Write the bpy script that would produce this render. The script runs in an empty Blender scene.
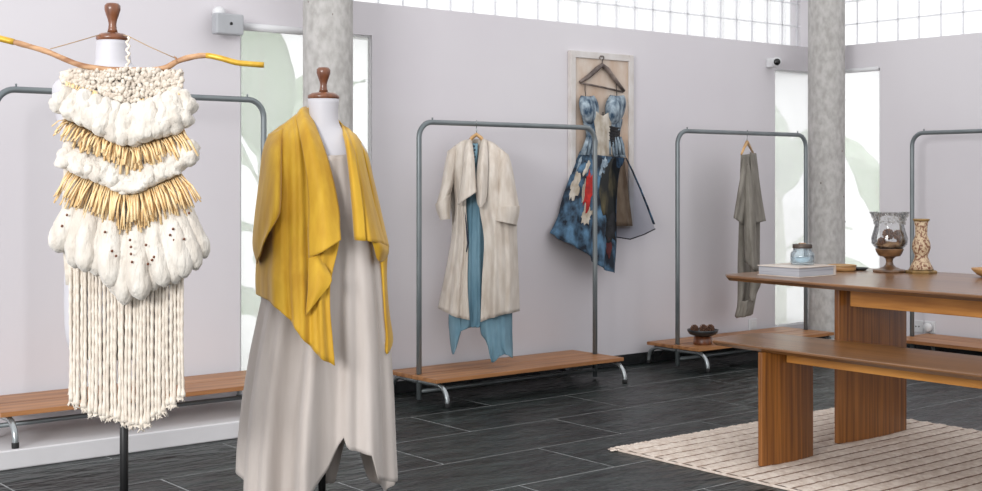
import bpy, math, random
from mathutils import Vector, noise
random.seed(7)
SC = bpy.context.scene
COL = SC.collection
# ------------------------------------------------------------------ camera
F, HZ, CH = 1300.0, 180.0, 1.2
ANG = math.atan2(1614, F)
FW = Vector((math.cos(ANG), math.sin(ANG), 0)); RT = Vector((math.sin(ANG), -math.cos(ANG), 0))
cam = bpy.data.cameras.new('camera'); cam.sensor_width = 36; cam.lens = F / 982 * 36
cam.shift_y = -(245.5 - HZ) / 982; cam.clip_end = 200
camo = bpy.data.objects.new('camera', cam); COL.objects.link(camo)
camo.location = (0, 0, CH); camo.rotation_euler = (math.pi / 2, 0, ANG - math.pi / 2)
SC.camera = camo
# ------------------------------------------------------------------ world, lights, exposure
wd = bpy.data.worlds.new('sky'); SC.world = wd; wd.use_nodes = True
bg = wd.node_tree.nodes['Background']; bg.inputs[0].default_value = (0.98, 0.985, 1.0, 1); bg.inputs[1].default_value = 0.78
al = bpy.data.lights.new('daylight_opening', 'AREA'); al.shape = 'RECTANGLE'; al.size = 2.6; al.size_y = 1.8; al.energy = 225
ao = bpy.data.objects.new('daylight_opening', al); COL.objects.link(ao)
ao.location = (-3.6, 0.8, 2.6); ao.rotation_euler = (Vector((5.2, 5.6, 0.7)) - ao.location).to_track_quat('-Z', 'Y').to_euler()
vs = SC.view_settings; vs.view_transform = 'Standard'; vs.look = 'None'; vs.gamma = 1; vs.use_curve_mapping = False
vs.exposure = 0.8

# ------------------------------------------------------------------ helpers
def WP(px, py, d):
    return FW * d + RT * ((px - 491) / F * d) + Vector((0, 0, CH + (HZ - py) / F * d))
def WY(px, py, Y):
    r = FW + RT * ((px - 491) / F); t = Y / r.y
    return Vector((r.x * t, Y, CH + (HZ - py) / F * t))
def depth_of(p): return p.x * FW.x + p.y * FW.y

def cr(p, t):
    n = len(p) - 1
    if n < 1: return p[0]
    s = min(max(t * n, 0), n - 1e-6); i = int(s); u = s - i
    p1, p2 = p[i], p[i + 1]
    p0 = p[i - 1] if i > 0 else p1 * 2 - p2
    p3 = p[i + 2] if i + 2 <= n else p2 * 2 - p1
    return 0.5 * ((2 * p1) + (p2 - p0) * u + (2 * p0 - 5 * p1 + 4 * p2 - p3) * u * u + (3 * p1 - p0 - 3 * p2 + p3) * u ** 3)

class MB:
    def __init__(s): s.v = []; s.f = []
    def box(s, x0, x1, y0, y1, z0, z1):
        b = len(s.v)
        s.v += [Vector(c) for c in ((x0,y0,z0),(x1,y0,z0),(x1,y1,z0),(x0,y1,z0),(x0,y0,z1),(x1,y0,z1),(x1,y1,z1),(x0,y1,z1))]
        s.f += [tuple(b + i for i in q) for q in ((0,3,2,1),(4,5,6,7),(0,1,5,4),(1,2,6,5),(2,3,7,6),(3,0,4,7))]
        return s
    def tube(s, pts, r, n=10, cap=True, flat=1.0):
        pts = [Vector(p) for p in pts]; m = len(pts); b = len(s.v)
        rr = r if isinstance(r, (list, tuple)) else [r] * m
        t0 = (pts[1] - pts[0]).normalized()
        a = Vector((0, 0, 1)) if abs(t0.z) < 0.9 else Vector((1, 0, 0))
        u = t0.cross(a).normalized()
        for i in range(m):
            t = (pts[min(i + 1, m - 1)] - pts[max(i - 1, 0)]).normalized()
            u = (u - t * u.dot(t)).normalized(); w = t.cross(u)
            for k in range(n):
                q = 2 * math.pi * k / n
                s.v.append(pts[i] + (u * math.cos(q) + w * math.sin(q) * flat) * rr[i])
        for i in range(m - 1):
            for k in range(n):
                k2 = (k + 1) % n
                s.f.append((b + i * n + k, b + i * n + k2, b + (i + 1) * n + k2, b + (i + 1) * n + k))
        if cap:
            s.f.append(tuple(b + k for k in reversed(range(n)))); s.f.append(tuple(b + (m - 1) * n + k for k in range(n)))
        return s
    def lathe(s, prof, n=28, c=(0, 0, 0), sx=1, sy=1):
        b = len(s.v); c = Vector(c)
        for (r, z) in prof:
            for k in range(n):
                q = 2 * math.pi * k / n; s.v.append(c + Vector((r * math.cos(q) * sx, r * math.sin(q) * sy, z)))
        for i in range(len(prof) - 1):
            for k in range(n):
                k2 = (k + 1) % n; s.f.append((b + i * n + k, b + i * n + k2, b + (i + 1) * n + k2, b + (i + 1) * n + k))
        if prof[0][0] > 1e-5: s.f.append(tuple(b + k for k in reversed(range(n))))
        if prof[-1][0] > 1e-5: s.f.append(tuple(b + (len(prof) - 1) * n + k for k in range(n)))
        return s
    def grid(s, rows, nu=24, nv=24, disp=None, closed=False):
        """rows of control points -> smooth sheet; disp(u, v, p) -> offset vector"""
        b = len(s.v)
        fine = []
        for r in rows:
            r = [Vector(p) for p in r]
            if closed: r = r[-2:] + r + r[:3]; k0 = 2 / (len(r) - 1); k1 = (len(r) - 3) / (len(r) - 1); fine.append([cr(r, k0 + (k1 - k0) * i / nu) for i in range(nu)])
            else: fine.append([cr(r, i / nu) for i in range(nu + 1)])
        w = len(fine[0])
        for j in range(nv + 1):
            for i in range(w):
                p = cr([fr[i] for fr in fine], j / nv)
                if disp: p = p + disp(i / nu, j / nv, p)
                s.v.append(p)
        for j in range(nv):
            for i in range(w if closed else w - 1):
                i2 = (i + 1) % w
                s.f.append((b + j * w + i, b + j * w + i2, b + (j + 1) * w + i2, b + (j + 1) * w + i))
        return s
    def blob(s, c, r, n=8, m=6, jit=0.0, sc=(1, 1, 1)):
        b = len(s.v); c = Vector(c)
        for j in range(1, m):
            th = math.pi * j / m
            for k in range(n):
                q = 2 * math.pi * k / n; d = Vector((math.sin(th) * math.cos(q), math.sin(th) * math.sin(q), math.cos(th)))
                rr = r * (1 + jit * noise.noise(d * 2 + c * 40))
                s.v.append(c + Vector((d.x * sc[0], d.y * sc[1], d.z * sc[2])) * rr)
        t = len(s.v); s.v += [c + Vector((0, 0, r * sc[2])), c - Vector((0, 0, r * sc[2]))]
        for j in range(m - 2):
            for k in range(n):
                k2 = (k + 1) % n; s.f.append((b + j * n + k, b + (j + 1) * n + k, b + (j + 1) * n + k2, b + j * n + k2))
        for k in range(n):
            k2 = (k + 1) % n; s.f.append((t, b + k, b + k2)); s.f.append((t + 1, b + (m - 2) * n + k2, b + (m - 2) * n + k))
        return s
    def prism(s, poly, f0, f1):
        """polygon [(a,b)] swept between two mappings (a,b)->Vector"""
        b = len(s.v); n = len(poly)
        s.v += [f0(*p) for p in poly] + [f1(*p) for p in poly]
        s.f += [tuple(b + i for i in range(n)), tuple(b + n + i for i in reversed(range(n)))]
        for i in range(n):
            j = (i + 1) % n; s.f.append((b + i, b + n + i, b + n + j, b + j))
        return s
    def build(s, name, m, parent=None, off=None, smooth=True, solid=0, bevel=0, sub=0, fix=True):
        o3 = Vector(off) if off is not None else Vector((0, 0, 0))
        me = bpy.data.meshes.new(name); me.from_pydata([tuple(p - o3) for p in s.v], [], s.f)
        if fix:
            import bmesh
            bm = bmesh.new(); bm.from_mesh(me); bmesh.ops.recalc_face_normals(bm, faces=bm.faces); bm.to_mesh(me); bm.free()
        me.polygons.foreach_set('use_smooth', [smooth] * len(me.polygons)); me.update()
        o = bpy.data.objects.new(name, me); COL.objects.link(o); o.parent = parent
        if m: me.materials.append(m)
        if solid: md = o.modifiers.new('thickness', 'SOLIDIFY'); md.thickness = solid; md.offset = 0
        if bevel: md = o.modifiers.new('bevel', 'BEVEL'); md.width = bevel; md.segments = 2; md.limit_method = 'ANGLE'
        if sub: md = o.modifiers.new('subsurf', 'SUBSURF'); md.levels = sub; md.render_levels = sub
        return o

def tag(o, label, cat, group=None):
    o['label'] = label; o['category'] = cat
    if group: o['group'] = group
    return o
def thing(name, loc, label, cat, group=None):
    o = bpy.data.objects.new(name, None); COL.objects.link(o); o.location = loc; o.empty_display_size = .05
    return tag(o, label, cat, group)
def struct(o):
    o['kind'] = 'structure'; return o
def empty_struct(name, loc=(0, 0, 0)):
    o = bpy.data.objects.new(name, None); COL.objects.link(o); o.location = loc; return struct(o)
def copy_tree(o, parent=None):
    c = o.copy(); COL.objects.link(c); c.parent = parent
    for ch in [q for q in bpy.data.objects if q.parent == o]: copy_tree(ch, c)
    return c
def inst(o, name, parent, loc, rz=0, scale=None):
    c = bpy.data.objects.new(name, o.data); COL.objects.link(c); c.parent = parent; c.location = loc; c.rotation_euler = (0, 0, rz)
    if scale: c.scale = scale
    for md in o.modifiers:
        n = c.modifiers.new(md.name, md.type)
        for a in ('thickness', 'offset', 'width', 'segments', 'limit_method', 'levels', 'render_levels'):
            if hasattr(md, a): setattr(n, a, getattr(md, a))
    return c

# ------------------------------------------------------------------ materials
ALB = .78   # darkens every srgb colour so the windows read brighter at raised exposure
def srgb(r, g, b):
    f = lambda c: (c / 255 / 12.92) if c / 255 <= .04045 else ((c / 255 + .055) / 1.055) ** 2.4
    return (f(r) * ALB, f(g) * ALB, f(b) * ALB, 1)
def mat(name, c1, c2=None, rough=.6, scale=(8, 8, 8), detail=4, bump=0, bscale=None, metal=0, coat=0, spec=.5, pos=(.35, .65), dist=.002, sheen=0, trans=0, rand=0):
    m = bpy.data.materials.new(name); m.use_nodes = True; nt = m.node_tree; n = nt.nodes; L = nt.links
    p = n['Principled BSDF']; p.inputs['Roughness'].default_value = rough; p.inputs['Metallic'].default_value = metal
    p.inputs['Specular IOR Level'].default_value = spec
    if coat: p.inputs['Coat Weight'].default_value = coat; p.inputs['Coat Roughness'].default_value = .15
    if sheen: p.inputs['Sheen Weight'].default_value = sheen
    p.inputs['Base Color'].default_value = c1
    tc = n.new('ShaderNodeTexCoord'); mp = n.new('ShaderNodeMapping'); mp.inputs['Scale'].default_value = scale; L.new(tc.outputs['Object'], mp.inputs[0])
    if rand:
        oi = n.new('ShaderNodeObjectInfo'); ml = n.new('ShaderNodeMath'); ml.operation = 'MULTIPLY'; ml.inputs[1].default_value = rand; L.new(oi.outputs['Random'], ml.inputs[0]); L.new(ml.outputs[0], mp.inputs['Location'])
    nz = n.new('ShaderNodeTexNoise'); nz.inputs['Scale'].default_value = 1; nz.inputs['Detail'].default_value = detail; L.new(mp.outputs[0], nz.inputs['Vector'])
    if c2:
        rp = n.new('ShaderNodeValToRGB'); rp.color_ramp.elements[0].color = c1; rp.color_ramp.elements[1].color = c2
        rp.color_ramp.elements[0].position = pos[0]; rp.color_ramp.elements[1].position = pos[1]
        L.new(nz.outputs[0], rp.inputs[0]); L.new(rp.outputs[0], p.inputs['Base Color'])
    if bump:
        nb = nz
        if bscale:
            mp2 = n.new('ShaderNodeMapping'); mp2.inputs['Scale'].default_value = bscale; L.new(tc.outputs['Object'], mp2.inputs[0])
            nb = n.new('ShaderNodeTexNoise'); nb.inputs['Scale'].default_value = 1; nb.inputs['Detail'].default_value = 3; L.new(mp2.outputs[0], nb.inputs['Vector'])
        bp = n.new('ShaderNodeBump'); bp.inputs['Strength'].default_value = bump; bp.inputs['Distance'].default_value = dist
        L.new(nb.outputs[0], bp.inputs['Height']); L.new(bp.outputs[0], p.inputs['Normal'])
    if trans:
        tr = n.new('ShaderNodeBsdfTranslucent'); mx = n.new('ShaderNodeMixShader'); mx.inputs[0].default_value = trans
        tr.inputs[0].default_value = c1
        L.new(p.outputs[0], mx.inputs[1]); L.new(tr.outputs[0], mx.inputs[2]); L.new(mx.outputs[0], n['Material Output'].inputs[0])
    return m
def glassy(name, haze, hazecol=(1, 1, 1, 1), gloss=.06, tint=(1, 1, 1, 1), rough=0.02):
    """clear sheet with a share of milky scattering and surface reflection"""
    m = bpy.data.materials.new(name); m.use_nodes = True; nt = m.node_tree; n = nt.nodes; L = nt.links
    t = n.new('ShaderNodeBsdfTransparent'); t.inputs[0].default_value = tint
    s = n.new('ShaderNodeBsdfTranslucent'); s.inputs[0].default_value = hazecol
    g = n.new('ShaderNodeBsdfGlossy'); g.inputs['Roughness'].default_value = rough
    a = n.new('ShaderNodeMixShader'); a.inputs[0].default_value = haze; L.new(t.outputs[0], a.inputs[1]); L.new(s.outputs[0], a.inputs[2])
    fr = n.new('ShaderNodeFresnel'); fr.inputs[0].default_value = 1.45
    ml = n.new('ShaderNodeMath'); ml.operation = 'MULTIPLY'; ml.inputs[1].default_value = gloss * 16; L.new(fr.outputs[0], ml.inputs[0]); ml.use_clamp = True
    b = n.new('ShaderNodeMixShader'); L.new(ml.outputs[0], b.inputs[0]); L.new(a.outputs[0], b.inputs[1]); L.new(g.outputs[0], b.inputs[2])
    L.new(b.outputs[0], n['Material Output'].inputs[0]); return m

M = {}
M['wall'] = mat('wall_paint', srgb(226, 221, 226), srgb(230, 226, 230), .75, (1.2, 1.2, 1.2), bump=.05, bscale=(60, 60, 60))
M['ceil'] = mat('ceiling_paint', srgb(235, 233, 233), rough=.8)
M['plinth'] = mat('plinth_paint', srgb(226, 224, 226), srgb(216, 214, 216), .5, (3, 3, 3))
M['grout'] = mat('grout', srgb(176, 178, 178), srgb(140, 142, 142), .8, (20, 20, 20))
M['slate'] = mat('slate', srgb(8, 11, 11), srgb(54, 62, 61), .3, (3.0, 12, 4), 12, bump=1.0, bscale=(6, 17, 5), dist=.03, rand=40, spec=.25, pos=(.36, .72))
M['skirt'] = mat('stone_skirting', srgb(30, 32, 33), srgb(48, 50, 52), .25, (4, 4, 9))
M['block'] = glassy('glass_block_glass', .1, (.98, .98, 1, 1), .02, rough=.2)
M['mortar'] = mat('mortar', (.9, .9, .92, 1), rough=.8, trans=.75)
M['pane'] = glassy('milky_window_glass', .32, (1, 1, 1, 1), .03)
M['wframe'] = mat('window_frame_paint', (.88, .88, .89, 1), rough=.5, trans=.5)
M['concrete'] = mat('raw_concrete', srgb(176, 173, 169), srgb(202, 199, 196), .85, (30, 30, 18), 14, bump=.8, bscale=(28, 28, 14), dist=.006)
M['teak'] = mat('teak_wood', srgb(112, 64, 22), srgb(168, 106, 44), .38, (58, 58, 1.6), 6, bump=.1, dist=.001, coat=.15)
M['teakx'] = mat('teak_wood_top', srgb(98, 64, 36), srgb(142, 98, 58), .3, (50, 1.4, 50), 6, bump=.08, dist=.001, coat=.25)
M['teaky'] = mat('teak_wood_board', srgb(170, 108, 44), srgb(224, 156, 76), .4, (30, 2.0, 22), 6, bump=.08, dist=.001)
M['shelf'] = mat('shelf_wood', srgb(146, 94, 54), srgb(196, 138, 88), .42, (1.6, 26, 26), 6, bump=.08, dist=.001)
M['steel'] = mat('grey_tube', srgb(118, 126, 129), srgb(134, 141, 143), .33, (4, 4, 4), metal=.3)
M['chrome'] = mat('bright_foot_tube', srgb(168, 174, 176), srgb(190, 195, 196), .25, (4, 4, 4), metal=.7)
M['rubber'] = mat('black_rubber', srgb(20, 20, 21), rough=.7)
M['black'] = mat('black_metal', srgb(18, 18, 19), rough=.45)
M['form'] = mat('white_form', srgb(210, 208, 213), srgb(204, 202, 208), .55, (5, 5, 5))
M['walnut'] = mat('walnut', srgb(92, 48, 26), srgb(140, 84, 50), .35, (30, 30, 6), 5, coat=.3)
M['yellow'] = mat('mustard_linen', srgb(206, 154, 14), srgb(230, 182, 42), .7, (18, 18, 5), 6, bump=.6, bscale=(34, 34, 12), dist=.004, sheen=.2, trans=.12)
M['taupe'] = mat('taupe_linen', srgb(206, 195, 187), srgb(222, 212, 205), .8, (16, 16, 2), 5, bump=.2, bscale=(60, 60, 14), sheen=.2, trans=.15)
M['cream'] = mat('cream_linen', srgb(220, 206, 191), srgb(244, 234, 222), .85, (26, 26, 8), 6, bump=.7, bscale=(40, 40, 14), dist=.004, sheen=.2, trans=.1)
M['blue'] = mat('blue_linen', srgb(104, 146, 166), srgb(138, 176, 194), .8, (14, 14, 4), 5, bump=.25, bscale=(80, 80, 30), trans=.1)
M['navy'] = mat('navy_tape', srgb(36, 46, 66), rough=.8)
M['grey'] = mat('grey_linen', srgb(132, 126, 116), srgb(162, 156, 146), .85, (20, 20, 6), 5, bump=.3, bscale=(80, 80, 26), trans=.1)
M['hangwood'] = mat('hanger_wood', srgb(206, 158, 100), srgb(226, 184, 130), .5, (12, 30, 30))
M['wool'] = mat('wool_roving', srgb(224, 214, 201), srgb(244, 238, 228), .95, (24, 24, 10), 5, bump=1, bscale=(60, 60, 22), dist=.01, sheen=.5, trans=.1)
M['loop'] = mat('looped_wool', srgb(208, 194, 178), srgb(236, 226, 212), .95, (60, 60, 60), 4, bump=.5, bscale=(140, 140, 140), sheen=.4)
M['raffia'] = mat('raffia', srgb(242, 196, 132), srgb(255, 230, 182), .65, (90, 90, 12), 3, bump=.2, rand=20)
M['cord'] = mat('cotton_cord', srgb(222, 209, 193), srgb(244, 234, 220), .95, (70, 70, 50), 3, bump=.6, bscale=(130, 130, 80), dist=.003, sheen=.3)
M['branch'] = mat('driftwood', srgb(150, 104, 70), srgb(206, 162, 122), .7, (20, 20, 50), 5, bump=.3)
M['gold'] = mat('gold_leaf', srgb(206, 158, 42), srgb(232, 188, 72), .4, (30, 30, 30), metal=.35)
M['twine'] = mat('twine', srgb(178, 150, 118), rough=.9)
M['bead'] = mat('brown_bead', srgb(112, 62, 38), rough=.3)
M['canvas'] = mat('painted_canvas', srgb(200, 168, 142), srgb(226, 214, 202), .8, (7, 7, 3.2), 9, bump=.2, bscale=(90, 90, 90))
M['pframe'] = mat('panel_frame_paint', srgb(228, 224, 222), srgb(214, 206, 200), .7, (9, 9, 9))
M['dark'] = mat('dark_hanger', srgb(84, 72, 68), srgb(150, 134, 126), .5, (14, 14, 14))
M['denim'] = mat('patched_denim', srgb(20, 30, 44), srgb(96, 136, 168), .85, (15, 15, 11), 10, bump=.5, bscale=(60, 60, 30), pos=(.40, .66))
M['denim2'] = mat('pale_denim', srgb(48, 74, 98), srgb(190, 206, 216), .85, (26, 26, 16), 9, bump=.4, pos=(.36, .7))
M['ivory'] = mat('ivory_cloth', srgb(166, 152, 132), srgb(218, 210, 198), .85, (18, 18, 10), 6, bump=.2)
M['wine'] = mat('wine_cloth', srgb(64, 22, 26), srgb(96, 34, 34), .85, (20, 20, 20))
M['red'] = mat('red_cloth', srgb(150, 20, 16), srgb(206, 40, 30), .8, (20, 20, 20))
M['blackcloth'] = mat('black_ruffle', srgb(14, 14, 16), srgb(38, 38, 42), .8, (30, 30, 30), bump=.4)
M['olive'] = mat('dark_floral_cloth', srgb(30, 32, 32), srgb(106, 96, 66), .85, (14, 14, 6), 6, pos=(.45, .7))
M['brownpatch'] = mat('tan_cloth', srgb(140, 110, 82), srgb(190, 164, 134), .85, (10, 10, 6), 6)
M['tulle'] = glassy('tulle_net', .0, (.4, .42, .45, 1), 0, (.62, .64, .68, 1))
M['rug'] = mat('rug_wool', srgb(222, 203, 188), srgb(246, 232, 219), .95, (34, 34, 34), 5, bump=.9, bscale=(110, 110, 110), dist=.006)
M['rugdark'] = mat('rug_brown', srgb(126, 98, 80), srgb(158, 132, 112), .95, (40, 40, 40), 5, bump=.6, bscale=(110, 110, 110))
M['plastic'] = mat('white_plastic', srgb(230, 230, 232), rough=.4)
M['spk'] = mat('grey_plastic', srgb(176, 178, 182), srgb(184, 186, 190), .5, (8, 8, 8))
M['lens'] = mat('black_lens', srgb(8, 8, 10), rough=.1)
M['paper'] = mat('page_edges', srgb(150, 152, 160), srgb(196, 197, 203), .8, (2, 2, 240), 3, bump=.2, dist=.001)
M['bookcover'] = mat('book_cover', srgb(222, 214, 206), srgb(196, 178, 164), .5, (8, 8, 8))
M['glass'] = glassy('clear_glass', .02, (.95, .97, 1, 1), .045, (.985, .99, .99, 1))
M['jarglass'] = glassy('jar_glass', .14, (.85, .93, 1, 1), .035, (.94, .97, .98, 1))
M['mercury'] = glassy('speckled_glass', .5, (.9, .88, .85, 1), .04, (.9, .9, .9, 1), .2)
M['wax'] = mat('pale_wax', srgb(206, 220, 228), rough=.5)
M['lid'] = mat('dark_lid', srgb(64, 54, 48), srgb(90, 78, 70), .45, (20, 20, 20), metal=.3)
M['bronze'] = mat('bronze_wood', srgb(84, 58, 38), srgb(134, 98, 66), .4, (18, 18, 18), coat=.2)
M['cone'] = mat('pine_cone', srgb(74, 46, 32), srgb(134, 92, 66), .8, (40, 40, 40), bump=.4)
M['moss'] = mat('dry_bark', srgb(120, 88, 62), srgb(176, 142, 108), .9, (24, 24, 24), bump=.5)
M['cstick'] = mat('crackled_paint', srgb(124, 78, 54), srgb(208, 184, 152), .6, (110, 110, 80), 8, bump=.4, pos=(.42, .56))
M['goldrim'] = mat('aged_gold', srgb(128, 100, 58), srgb(168, 136, 84), .4, (20, 20, 20), metal=.4)
M['bowlwood'] = mat('turned_wood', srgb(168, 120, 72), srgb(212, 168, 112), .5, (6, 6, 30), 5)
M['bowldark'] = mat('charcoal_ceramic', srgb(36, 38, 40), srgb(58, 60, 62), .35, (12, 12, 12))
M['leaf'] = mat('banana_leaf', (.66, .78, .60, 1), (.80, .88, .74, 1), .45, (3, 3, 14), 3, trans=.4)  # overexposed daylight put into the colour, far paler than the leaf's own green
M['stalk'] = mat('banana_stalk', (.6, .66, .48, 1), (.74, .76, .6, 1), .7, (8, 8, 3))
M['garden'] = mat('pale_garden_paving', (.9, .9, .89, 1), (.85, .85, .83, 1), .9, (2, 2, 2))  # near-white colour stands in for strong sunlight on the ground outside
M['gwall'] = mat('garden_wall_paint', srgb(232, 230, 226), rough=.9)

# ------------------------------------------------------------------ structure
WYB, WXR, TH = 6.018, 7.966, .22
X0, Y0, ZC = -1.7, -1.5, 3.05
fl = struct(MB().box(X0, WXR + TH, Y0, WYB + TH, -.12, -.0012).build('floor', M['grout'], smooth=False))
cache = {}
TX, TY, gap = 1.05, .49, .009
r = 0
yy = 3.912 + TY * 5
while yy > -.6:
    ya, yb = yy - TY, min(yy, WYB)
    if yb > ya + .03:
        off = 3.815 if (round((yy - 3.912) / TY) % 2 == 1) else 3.29
        xx = off - TX * 6
        while xx < WXR:
            xa, xb = max(xx, -1.6), min(xx + TX, WXR)
            if xb - xa > .05:
                w, h = round(xb - xa, 3), round(yb - ya, 3)
                if (w, h) not in cache:
                    o = MB().box(-w / 2 + gap / 2, w / 2 - gap / 2, -h / 2 + gap / 2, h / 2 - gap / 2, -.02, 0).build('tile', M['slate'], fl, smooth=False, bevel=.0005); cache[(w, h)] = o
                    o.location = ((xa + xb) / 2, (ya + yb) / 2, 0)
                else: inst(cache[(w, h)], 'tile', fl, ((xa + xb) / 2, (ya + yb) / 2, 0))
            xx += TX
    yy -= TY
wx0, wx1, wz0, wz1 = 3.19, 4.002, .14, 2.0
v0 = 7.479; GB, GT = 2.182, 2.702; gx0 = 2.07
mb = MB()
for a in ((X0, wx0, 0, wz1), (X0, wx0, wz1, GB), (wx0, wx1, 0, wz0), (wx0, wx1, wz1, GB), (wx1, v0, 0, wz1), (wx1, v0, wz1, GB), (v0, 7.90, 0, wz0), (v0, 7.90, wz1, GB), (7.90, WXR + TH, wz1, GB), (7.90, WXR + TH, 0, wz0), (7.915, WXR + .05, wz0, wz1), (X0, gx0, GB, GT), (7.93, WXR + TH, GB, GT), (X0, WXR + TH, GT, ZC)):
    mb.box(a[0], a[1], WYB, WYB + (TH if a[2] >= wz1 else .045), a[2], a[3])
struct(mb.build('wall_back', M['wall'], smooth=False))
mb = MB(); v1 = 5.473; gy0 = 1.99
for a in ((Y0, v1, 0, wz1), (Y0, v1, wz1, GB), (v1, 5.95, 0, wz0), (v1, 5.95, wz1, GB), (5.95, WYB - .0005, 0, wz0), (5.95, WYB - .0005, wz1, GB), (5.965, WYB - .0005, wz0, wz1), (Y0, gy0, GB, GT), (5.955, WYB - .0005, GB, GT), (Y0, WYB - .0005, GT, ZC)):
    mb.box(WXR, WXR + (TH if a[2] >= wz1 else .08), a[0], a[1], a[2], a[3])
struct(mb.build('wall_right', M['wall'], smooth=False))
struct(MB().box(3.62, WXR - .012, WYB - .012, WYB, .0, .07).build('baseboard_back', M['skirt'], smooth=False, bevel=.002))
struct(MB().box(WXR - .012, WXR, .5, WYB - .012, .0, .07).build('baseboard_right', M['skirt'], smooth=False, bevel=.002))
struct(MB().box(-1.6, 3.6, 5.441, WYB - .0005, .0, .08).build('trim_1', M['plinth'], smooth=False, bevel=.006))
struct(MB().box(-40, 50, WYB + TH, 60, -.2, -.06).box(WXR + TH, 50, -30, WYB + TH, -.2, -.06).build('ground', M['garden'], smooth=False))
# windows
def window(name, a0, a1, z0, z1, axis, blind=None):
    w = empty_struct(name)
    def bx(a, b, c, d, e, f): return MB().box(a, b, c, d, e, f) if axis == 'x' else MB().box(c, d, a, b, e, f)
    base = WYB if axis == 'x' else WXR
    t = .011; c0, c1 = base + .008, base + .03
    mb = bx(a0, a0 + t, c0, c1, z0, z1)
    for q in ((a1 - t, a1, z0, z1), (a0 + t, a1 - t, z0, z0 + t), (a0 + t, a1 - t, z1 - t, z1)):
        b = bx(q[0], q[1], c0, c1, q[2], q[3]); k = len(mb.v); mb.v += b.v; mb.f += [tuple(i + k for i in f) for f in b.f]
    mb.build('window_frame', M['wframe'], w, smooth=False, bevel=.002)
    bx(a0 + t, a1 - t, base + .017, base + .021, z0 + t, z1 - t).build('pane', M['pane'], w, smooth=False)
    return w
w1 = window('window_1', wx0, wx1, wz0, wz1, 'x'); w2 = window('window_2', v0, 7.915, wz0, wz1, 'x'); w3 = window('window_3', v1, 5.965, wz0, wz1, 'y')
MB().tube([(wx0 + .005, WYB - .0205, wz1 - .012), (3.70, WYB - .0205, wz1 - .012)], .02, 14).build('blind_roller', M['plastic'], w1)
MB().tube([(WXR - .0165, v1 + .005, wz1 - .008), (WXR - .0165, 5.945, wz1 - .008)], .016, 14).build('blind_roller', M['plastic'], w3)
# glass block clerestories
P = .1717
def blocks(name, axis, last, lo, hi):
    w = empty_struct(name); j = .009
    def bmesh_block():
        m = MB(); a = P / 2 - j / 2; e = .014
        if axis == 'x':
            m.box(-a, a, -.042, .042, -a, a)
        else:
            m.box(-.042, .042, -a, a, -a, a)
        return m
    proto = None; cols = []
    x = last - P / 2
    while x - P / 2 > lo - .01: cols.append(x); x -= P
    for x in cols:
        for k in range(3):
            loc = (x, WYB + .155, GB - .001 + P * (k + .5)) if axis == 'x' else (WXR + .155, x, GB - .001 + P * (k + .5))
            if proto is None: proto = bmesh_block().build('glass_block', M['block'], w, smooth=False, bevel=.006); proto.location = loc
            else: inst(proto, 'glass_block', w, loc)
    mb = MB(); e = lo; c0 = (WYB if axis == 'x' else WXR) + .15; c1 = c0 + .008
    def bx(a, b, z0, z1):
        if axis == 'x': mb.box(a, b, c0, c1, z0, z1)
        else: mb.box(c0, c1, a, b, z0, z1)
    for k in range(4): z = GB - .001 + P * k; bx(lo, hi, max(z - j / 2, GB), z + j / 2)
    for x in [last - P * i for i in range(len(cols) + 1)]:
        for k in range(3): bx(x - j / 2, x + j / 2, GB - .001 + P * k + j / 2, GB - .001 + P * (k + 1) - j / 2)
    mb.build('mortar_grid', M['mortar'], w, smooth=False)
blocks('window_4', 'x', 7.925, gx0, 7.93)
blocks('window_5', 'y', 5.945, gy0, 5.95)

# columns
def column(x, y, lab):
    c = thing('concrete_column', (x, y, 0), lab, 'column')
    mb = MB(); prof = [(.128, z * ZC / 40) for z in range(41)]
    mb.lathe(prof, 48); mb.build('shaft', M['concrete'], c)
    mb = MB()
    for k in range(9):
        q = random.uniform(math.pi * 1.0, math.pi * 1.9); z = random.uniform(.3, 2.4)
        mb.blob((.1275 * math.cos(q), .1275 * math.sin(q), z), random.uniform(.002, .005), 7, 5, .5, (1, 1, 1.8))
    mb.build('surface_pitting', M['dark'], c)['kind'] = 'stuff'
cp1 = WP(328, 200, 6.68); cp2 = WP(826.5, 200, 9.25)
column(cp1.x, cp1.y, 'round bare concrete column before the window behind the mustard jacket')
column(cp2.x, cp2.y, 'round bare concrete column in the corner between the two windows')

# garden plants outside
def banana(x, y, leaves, lab):
    b = thing('banana_plant', (x, y, -.06), lab, 'plant', 'banana plants in the garden')
    zt = max(l[4] for l in leaves) + .06; MB().tube([(0, 0, 0), (.02, .01, zt / 2), (0, .02, zt)], [.06, .05, .025], 12).build('stalk', M['stalk'], b)
    for (az, el, ln, wd, z0) in leaves:
        az = math.radians(az); el = math.radians(el)
        mid = []; n = 14
        for i in range(n + 1):
            t = i / n; e2 = el - 1.1 * t * t; 
            p = (mid[-1] + Vector((math.cos(az) * math.cos(e2), math.sin(az) * math.cos(e2), math.sin(e2))) * ln / n) if mid else Vector((0, .01, z0))
            mid.append(p)
        sd = Vector((-math.sin(az), math.cos(az), 0))
        rows = []
        for i, p in enumerate(mid):
            t = i / n; w = wd * (max(0, math.sin(math.pi * min(1, max(0, (t - .12) / .88)) ** .75)) + .02)
            rows.append([p + sd * (w * k) + Vector((0, 0, -abs(k) * w * .25 + .012 * math.sin(i * 2.3 + k * 3))) for k in (-1, -.5, 0, .5, 1)])
        lf = MB().grid(rows, 8, 28).build('leaf', M['leaf'], b, solid=.003)
        MB().tube(mid[:-1], [.012 * (1 - .8 * i / n) for i in range(n)], 6).build('midrib', M['stalk'], lf)
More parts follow.
